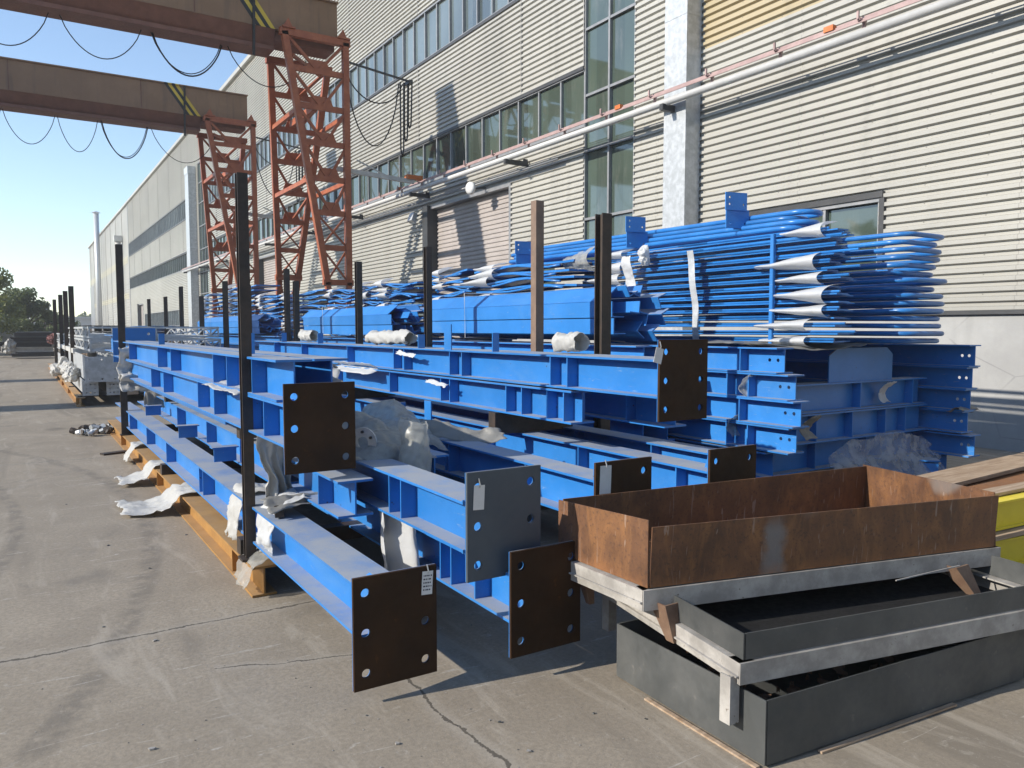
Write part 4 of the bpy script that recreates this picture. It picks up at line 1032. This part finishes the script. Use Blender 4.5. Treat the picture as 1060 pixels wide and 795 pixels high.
tray('top steel tray with tall rusty orange brown panels', [(2.19,2.40),(4.10,1.945),(4.28,2.78),(2.175,3.02)], .515, [(.262,.262),(.275,.275),(.27,.27),(.262,.29)], 'rust', .012,
     ((.05,-.07,.16,.115,.05,.0,-.02,'brown_leg'),(.045,.84,.17,.075,.03,.01,-.02,'brown_leg'),(.865,-.05,.15,.11,.05,.07,-.05,'brown_leg')), (.015,-.02,-.02,.0), fz=.088)
g = random.Random(12)
b = MB()
for i in range(90):
    x, y = g.uniform(2.3,3.3), g.uniform(1.9,2.6); s_ = g.uniform(.012,.04); z = .03+.10*g.random()
    a = [(x+s_*g.uniform(-1,1), y+s_*g.uniform(-1,1), z+s_*g.uniform(-.5,.5)) for k in range(4)]; b.slab(a, (0,0,g.uniform(.004,.02)))
tag(b.build('scrap', M['brown_leg']), 'rusty scrap pieces lying inside the lowest tray', 'scrap', kind='stuff')
bar_thing('lath', 'thin wooden lath under the front edge of the lowest tray', 'wood strip', (2.5,1.775,.006), (3.3,1.70,.012), .02, .008, M['wood'])
bar_thing('lath', 'thin wooden lath under the left edge of the lowest tray', 'wood strip', (2.218,1.83,.005), (2.235,2.45,.005), .02, .008, M['wood'])
t = bar_thing('wire', 'thin bent wire between the top and middle trays', 'wire', (3.3,1.98,.47), (3.72,1.92,.485), .005, .005, M['frame_grey'])
# things behind the trays at right
def ybeam(loc, rz, L, label, dp, mat, wd=.2):
    t = thing('steel_beam', label, 'steel beam', loc, rz)
    b = MB(); b.box(0, L, 0, wd, dp-.014, dp); b.build('flange', M[mat], t)
    b = MB(); b.box(0, L, 0, wd, 0, .014); b.build('flange', M[mat], t)
    b = MB(); b.box(0, L, .02, .032, .014, dp-.014); b.build('web', M[mat], t)
ybeam((4.75,2.55,.05), R(-6), 2.4, 'lower yellow beam at the right edge behind the trays', .19, 'yellow')
ybeam((4.70,2.57,.285), R(-3), 2.4, 'upper yellow beam at the right edge behind the trays', .19, 'yellow')
bar_thing('wooden_board', 'rusty brown board between the two yellow beams', 'board', (4.72,2.62,.262), (7.0,2.5,.262), .22, .03, M['wood'])
bar_thing('wooden_board', 'splintered board on top of the yellow beams', 'board', (4.85,2.70,.49), (7.0,2.62,.50), .12, .022, M['wood'])
bar_thing('wooden_board', 'long pale board leading from the wall towards the trays', 'board', (6.35,3.62,.30), (10.6,3.9,.30), .36, .035, M['wood'])
def trough(loc, rz, L, label, mat='rust'):
    t = thing('steel_channel', label, 'steel channel', loc, rz)
    b = MB(); b.box(0,L,0,.012,0,.2); b.build('web', M[mat], t)
    b = MB(); b.box(0,L,.012,.2,.188,.2); b.build('flange', M[mat], t)
    b = MB(); b.box(0,L,.012,.2,0,.012); b.build('flange', M[mat], t)
trough((5.9,3.35,.06), R(4), 4.6, 'rusty channel lying behind the top tray towards the wall, upper edge sunlit')
trough((5.6,3.0,.16), R(1), 4.6, 'dark rusty channel between the yellow beams and the sunlit channel')
bar_thing('timber_block', 'timber block under the rusty channels', 'timber', (6.4,2.95,.08), (6.4,3.6,.08), .1, .15, M['wood'], 'timber blocks under the channels')
bar_thing('timber_block', 'timber block under the rusty channels', 'timber', (9.4,2.95,.08), (9.4,3.6,.08), .1, .15, M['wood'], 'timber blocks under the channels')

# ------------------------------------------------------------------ galvanised pack beyond the blue one
def lattice_frame(x, y0, y1, z, w_, h, label, mat='galv', nb=9):
    t = thing('galvanised_truss', label, 'lattice frame', (x, y0, z), 0, 'galvanised lattice frames'); L = y1-y0
    b = MB()
    for xx in (0, w_):
        for zz in (.02, h-.02): b.bar((xx,0,zz),(xx,L,zz), .045)
    b.build('chord', M[mat], t)
    b = MB()
    for i in range(nb):
        a, c = L*i/nb, L*(i+1)/nb
        for xx in (0, w_):
            b.bar((xx,a,.04),(xx,c,h-.04), .028) if i % 2 else b.bar((xx,a,h-.04),(xx,c,.04), .028)
            b.bar((xx,a,.04),(xx,a,h-.04), .03)
        b.bar((0,a,h-.02),(w_,a,h-.02), .03); b.bar((0,a,.02),(w_,c,.02), .025)
    b.bar((0,0,.03),(w_,0,h-.03), .03); b.bar((0,0,.02),(w_,0,.02), .04); b.bar((0,0,h-.02),(w_,0,h-.02), .04)
    b.build('brace', M[mat], t)
k = 0
for x, w_ in ((1.22,1.15),(2.55,1.3)):
    for z, h in ((1.15,.24),(1.42,.24)):
        lattice_frame(x, 18.1+.2*k, 26, z, w_, h, ('lower galvanised lattice frame of the left pile, nearest','upper galvanised lattice frame of the left pile, nearest','lower galvanised lattice frame of the right pile, nearest','upper galvanised lattice frame of the right pile, nearest')[k]); k += 1
for k, (x, y0, z) in enumerate(((1.22,27,.9),(1.22,27,1.2),(2.6,27,.9),(2.6,27,1.2))):
    lattice_frame(x, y0, 37, z, 1.1, .26, ('lower galvanised lattice frame of the far left pile','upper galvanised lattice frame of the far left pile','lower galvanised lattice frame of the far right pile','upper galvanised lattice frame of the far right pile')[k])
def galv_box(x, y0, y1, z, w_, h, label):
    t = thing('galvanised_column', label, 'steel column', (x, y0, z), 0, 'galvanised columns with end plates')
    b = MB(); L = y1-y0
    b.box(.06,.075,.02,L,0,h); b.box(w_-.075,w_-.06,.02,L,0,h); b.box(.075,w_-.075,.02,L,h/2-.006,h/2+.006); b.build('section', M['galv'], t)
    b = MB(); b.plate(0,w_,0,.018,0,h,[(u,v) for u in (.07,w_-.07,w_/2) for v in (.06,h-.06)]+[(u,v) for u in (.07,w_-.07) for v in (h/2,)],.017); b.build('end_plate', M['galv'], t)
for i, (x, z, w_, h, y0, l) in enumerate(((1.10,.52,.62,.52,18.05,'galvanised column with the large square bolted end plate'),(1.06,.22,.30,.29,18.4,'small galvanised column at lower left, bolted end'),(1.50,.22,.28,.29,18.3,'small galvanised column at lower right, bolted end'),(1.80,.52,.6,.5,18.7,'galvanised column right of the large square end plate'),(1.15,.205,.5,.52,27,'galvanised column farther back along the left stakes'))):
    galv_box(x, y0, y0+7.5, z, w_, h, l)
b = MB()
t = thing('galvanised_sheet', 'pale galvanised sheet strip lying along the pack between stakes', 'sheet', (1.12,22.5,1.0))
b.box(0,.5,0,9,0,.12); b.build('sheet', M['galv_dull'], t)
for y in (18.6, 22, 25.4, 29, 33, 36):
    bar_thing('cross_bearer', 'cross bearer under the galvanised pack', 'steel bar', (.98,y,.194), (4.0,y,.194), .1, .02, M['post'], 'cross bearers under the galvanised pack')
for x, y, z, h, yy in ((2.2,18.9,.215,.9,7),(2.9,18.8,.215,.9,7),(3.5,18.8,.215,.9,7),(2.6,27,.215,.66,9),(3.3,27,.215,.66,9)):
    galv_box(x, y, y+yy, z, .5, h, 'galvanised column deep inside the second pack')
t = thing('steel_beam', 'dark blue bolted end plate of a beam beyond the far left stake', 'steel beam', (1.5, 13.3, 1.2))
b = MB(); ibeam(b, -.12, .02, 3.6, .0, .24, .3); b.build('section', M['blue'], t)
b = MB(); b.plate(-.3,.3,0,.018,-.1,.42,[(-.2,.33),(.2,.33),(-.2,0),(.2,0)],.022); b.build('end_plate', M['blue'], t)
bar_thing('timber_block', 'timber block under the far blue end plate beam', 'timber', (1.5,14,.55), (1.5,14,1.198), .2, .2, M['wood'])
for k, (x, y, z) in enumerate(((.98,20.5,.45),(.98,22.3,.5),(1.0,25.5,.5),(.92,28,.2))):
    bag(('white bag hung on the near galvanised stakes','white wrap at the nearest galvanised stake','white wrap between the distant stakes','white bag on the floor by the distant bearer')[k], (x,y,z+.1), .14,.3,.2, 70+k, 'sack', .06)

# pile of metal caps on the floor by the ochre beam
b = MB(); g = random.Random(5)
for i in range(46):
    a = g.random()*6.28; d = g.random()**.6; x, y = .38*d*math.cos(a), .42*d*math.sin(a); r_ = g.uniform(.03,.05); z = .03+.09*(1-d)*g.random()
    ax = Vector((g.uniform(-1,1), g.uniform(-1,1), g.uniform(-.3,1))).normalized()
    p = Vector((x,y,z+.02)); b.mi = 0 if g.random() < .55 else 1
    b.tube([p-ax*.03, p+ax*.03], r_, 8)
o = b.build('metal_scrap', [M['galv'], M['post']]); o.location = (.98,13.5,0); tag(o, 'heap of dark and silver metal offcuts on the concrete by the ochre beam', 'scrap', kind='stuff')
for k, (x, y, l) in enumerate(((.83,11.1,.3),(1.1,14.2,.5))):
    bar_thing('wood_chip', ('dark wood scrap on the concrete near the metal heap','pale board scrap on the concrete behind the metal heap')[k], 'wood scrap', (x,y,.012), (x+l,y+.1,.014), .12, .02, M['wood' if k else 'post'])

# ------------------------------------------------------------------ far yard
def pile(x, y, L, n, rows, label, mats, seed, rz=-90, w_=.34, h_=.26):
    g = random.Random(seed)
    for i in range(n):
        o = MB(); z = .10 + (h_+.012)*(i//rows); yy = y+(w_+.05)*(i % rows)
        ibeam(o, 0, 0, L*g.uniform(.9,1.05), 0, w_, h_, .05, .04); ob = o.build('steel_section', M[mats[g.randrange(len(mats))]]); ob.location = (x+g.uniform(-.12,.12), yy, z); ob.rotation_euler = (0,0,R(rz+g.uniform(-2,2)))
        tag(ob, label, 'steel section', label)
pile(-.35, 50.6, 1.95, 15, 3, 'black steel section in the far heap under the tree', ['cable','dark','cable','galv_dull'], 3)
pile(-2.9, 52.6, 2.0, 10, 2, 'dark section in the far heap left of the black one', ['cable','dark','galv_dull'], 4)
pile(-4.5, 58, 3.2, 15, 3, 'galvanised section in the row behind the black heap', ['galv','galv_dull','frame_grey'], 6)
pile(-.9, 60, 2.6, 15, 3, 'galvanised section in the far row beneath the tree edge', ['galv','galv_dull','frame_grey'], 7)
bag('faded red tarpaulin bundle at the far heap beside the stakes', (1.62,49,1.05), .36,.4,.34, 80, 'reddish', .15, 'tarpaulin')
bag('white sack at the foot of the far black heap', (-.45,50.2,.62), .26,.3,.45, 81, 'sack', .15, 'sack')
def tree(x, y, h, r_, label, seed, mat='leaf', n=6500, leaf=.24):
    g = random.Random(seed); t = thing('broadleaf_tree', label, 'tree', (x,y,0), 0, 'trees at the far end of the yard')
    b = MB(); b.tube([(0,0,0),(.1,0,h*.3),(.05,.1,h*.55),(0,0,h*.8)], [.2,.15,.1,.03], 8)
    for k in range(9):
        a = g.random()*6.28; z0 = h*g.uniform(.25,.6); b.tube([(.05,0,z0),(r_*.4*math.cos(a), r_*.4*math.sin(a), z0+h*.14),(r_*.75*math.cos(a), r_*.75*math.sin(a), z0+h*.22)], [.07,.045,.015], 5)
    b.build('trunk', M['bark'], t)
    cl = []
    for k in range(34):
        a = g.random()*6.28; q = g.random()**.5; zz = g.uniform(.16,.97)
        env = math.sin(math.pi*min(1,(zz*.85+.12)))**.6
        cl.append((Vector((r_*q*env*math.cos(a), r_*q*env*math.sin(a), h*zz)), r_*g.uniform(.2,.36)))
    b = MB()
    for k in range(n):
        c, rc = cl[g.randrange(len(cl))]
        d = Vector((g.gauss(0,1), g.gauss(0,1), g.gauss(0,.8))).normalized()*rc*g.random()**.4
        p = c+d; s_ = leaf*g.uniform(.6,1.3)
        u = Vector((g.uniform(-1,1), g.uniform(-1,1), g.uniform(-1,1))).normalized(); v = u.orthogonal().normalized()
        b.add([p-u*s_*.5, p+v*s_*.32, p+u*s_*.5, p-v*s_*.32], [(0,1,2,3)])
    b.build('crown', M[mat], t)
tree(-2.0, 58, 5.7, 2.5, 'olive green tree at the left edge of the view above the heaps', 1)
tree(-5.6, 62, 6.0, 2.6, 'olive green tree just outside the left edge', 2)
tree(.45, 66, 4.4, 2.0, 'smaller tree sloping down towards the far shed', 3, 'leaf_d')
tree(1.7, 72, 2.9, 1.6, 'low dark bush-like tree at the right end of the tree group', 4, 'leaf_d', 3600)
tree(3.2, 80, 2.5, 1.9, 'low dark tree in front of the pale far shed', 5, 'leaf_d', 3000)
t = thing('factory_shed', 'low pale shed across the far end of the yard', 'building', (2,170,0))
b = MB(); b.box(0,24,0,14,0,3.6); b.build('wall', M['white'], t); b = MB(); b.box(-.3,24.3,-.3,14.3,3.6,4.0); b.build('roof', M['galv_dull'], t)
b = MB(); b.box(1,23,-.03,0,1.2,2.4); b.build('window', M['glass_up'], t)
t = thing('office_block', 'small grey block standing above the far trees', 'building', (2.2,185,0))
b = MB(); b.box(0,3.2,0,6,0,6.3); b.build('wall', M['plinth'], t); b = MB(); b.box(-.3,3.5,-.3,6.3,6.3,6.7); b.build('roof', M['alu'], t)
b = MB(); [b.box(.4+1.0*i,.9+1.0*i,-.02,0,z,z+.7) for i in range(3) for z in (4.6,)]; b.build('window', M['glass'], t)
b = MB(); g = random.Random(9)
for i in range(9000):
    x = g.uniform(-30,40); hh = 4.6+1.3*noise.noise(Vector((x*.35,2,0)))+.7*noise.noise(Vector((x*1.3,5,0))); p = Vector((x, 205+g.uniform(-3,3), hh*g.random()**.5)); s_ = g.uniform(.3,.6)
    u = Vector((g.uniform(-1,1), g.uniform(-1,1), g.uniform(-1,1))).normalized(); v = u.orthogonal().normalized()
    b.add([p-u*s_, p+v*s_*.7, p+u*s_, p-v*s_*.7], [(0,1,2,3)])
tag(b.build('treeline', M['leaf_d']), 'distant line of trees behind the far shed', 'trees', kind='stuff')
t = thing('lattice_mast', 'thin distant lattice mast above the tree at the left edge', 'mast', (-3.7,90,0))
b = MB()
for dx, dy in ((-.2,-.2),(.2,-.2),(.2,.2),(-.2,.2)): b.bar((dx,dy,0),(dx*.3,dy*.3,11.2), .06)
for i in range(22):
    z = .5*i; k_ = 1-.7*z/11.2; b.bar((-.2*k_,-.2*k_,z),(.2*k_,-.2*k_,z+.5), .035); b.bar((-.2*k_,.2*k_,z),(.2*k_,.2*k_,z), .035)
b.build('tower', M['alu'], t)
b = MB(); b.bar((-.5,0,9),(.5,0,9), .06); b.bar((-.35,0,10.2),(.35,0,10.2), .06); b.build('cross_arm', M['alu'], t)
for k, (x, y, L, mt) in enumerate(((2.6,40,2.6,'post'),(5.4,43,4.0,'blue'))):
    for i in range(8):
        o = MB(); ibeam(o, 0, 0, L*1.6, 0, .34, .28); ob = o.build('steel_section', M[mt]); ob.location = (x+.4*(i % 4), y, .3*(1+i//4) + .9); 
        tag(ob, ('rusty dark section on the far dark pile','blue section on the far blue pile')[k], 'steel section', ('far dark pile','far blue pile')[k])
    for i in range(4):
        o = MB(); o.box(0,1.7,0,.2,0,1.19); ob = o.build('timber_block', M['wood']); ob.location = (x-.05, y+.3+1.2*i*L/3, 0); tag(ob, ('timber block under the far dark pile','timber block under the far blue pile')[k], 'timber', ('blocks of the dark pile','blocks of the blue pile')[k])

# unseen tree rows added to block the low sky; reflected in the window glass
for nm, lab, fn, cnt in (('added_tree_row','unseen row of trees added across the yard to block low sky', lambda g: (-33+g.uniform(-3,3), g.uniform(-25,110)), 7000), ('added_tree_row','unseen row of trees added behind the viewer to block low sky', lambda g: (g.uniform(-32,9), -24+g.uniform(-3,3)), 4200)):
    b = MB(); g = random.Random(cnt)
    for i in range(cnt):
        x, y = fn(g); hh = 9.3+1.6*noise.noise(Vector((x*.12,y*.12,2)))+.9*noise.noise(Vector((x*.5,y*.5,5))); p = Vector((x, y, .4+hh*g.random()**.8)); s_ = g.uniform(.5,1.0)
        u = Vector((g.uniform(-1,1), g.uniform(-1,1), g.uniform(-1,1))).normalized(); v = u.orthogonal().normalized()
        b.add([p-u*s_, p+v*s_*.7, p+u*s_, p-v*s_*.7], [(0,1,2,3)])
    tag(b.build(nm, M['leaf_d']), lab, 'trees', kind='stuff')
# ------------------------------------------------------------------ air
b = MB(); b.box(-60, 60, -35, 230, -1, 21)
hz = b.build('haze', M['dark']); tag(hz, None, None, kind='stuff'); hz.data.materials.clear()
hm = bpy.data.materials.new('air'); hm.use_nodes = True; nt = hm.node_tree; nt.nodes.clear()
vo = nt.nodes.new('ShaderNodeVolumePrincipled'); vo.inputs['Color'].default_value = (.93,.96,1,1); vo.inputs['Density'].default_value = .0013; vo.inputs['Anisotropy'].default_value = .0
mo = nt.nodes.new('ShaderNodeOutputMaterial'); nt.links.new(vo.outputs[0], mo.inputs['Volume']); hz.data.materials.append(hm)

t = thing('pipe_flange', 'round grey bolted flange lying against the plastic heap beside the left end plate', 'pipe flange', (1.70, 4.35, .93), R(-50))
b = MB(); n = 24
vs = []
for k in range(n):
    a = 2*math.pi*k/n
    for rr, yy in ((.09,0),(.035,0),(.09,.014),(.035,.014)): vs.append((rr*math.cos(a), yy, rr*math.sin(a)))
fs = []
for k in range(n):
    i, j = 4*k, 4*((k+1) % n); fs += [(i,i+1,j+1,j),(i+2,j+2,j+3,i+3),(i,j,j+2,i+2),(i+1,i+3,j+3,j+1)]
b.add(vs, fs); b.build('ring', M['galv'], t)
for k in range(6):
    a = 2*math.pi*(k+.5)/6; b = MB(); b.tube([(.063*math.cos(a),-.012,.063*math.sin(a)),(.063*math.cos(a),.02,.063*math.sin(a))], .009, 6); b.build('bolt', M['dark'], t)

t = thing('upright_angle', 'blue upright angle standing at the foam mouths of the nearest rail stack', 'upright', (6.135, 5.02, 1.452))
b = MB(); b.box(-.004,.0,0,.035,0,1.06); b.box(.0,.03,-.004,.0,0,1.06); b.build('angle', M['blue'], t)
b = MB(); b.box(-.03,.07,-.02,.07,-.008,.0); b.build('foot_plate', M['blue'], t)
t = thing('strap', 'pale steel strap hanging down the side of the nearest rail stack', 'strap', (6.04, 5.85, 1.452))
b = MB(); n = 12
for i in range(n):
    z0, z1 = .98*i/n, .98*(i+1)/n; y0, y1 = .12*(i/n)**1.5, .12*((i+1)/n)**1.5
    b.add([(-.02-.01*math.sin(i),y0,z0),(-.02-.01*math.sin(i),y0+.09,z0),(-.02-.01*math.sin(i+1),y1+.09,z1),(-.02-.01*math.sin(i+1),y1,z1)], [(0,1,2,3)])
b.build('band', M['galv'], t, True)
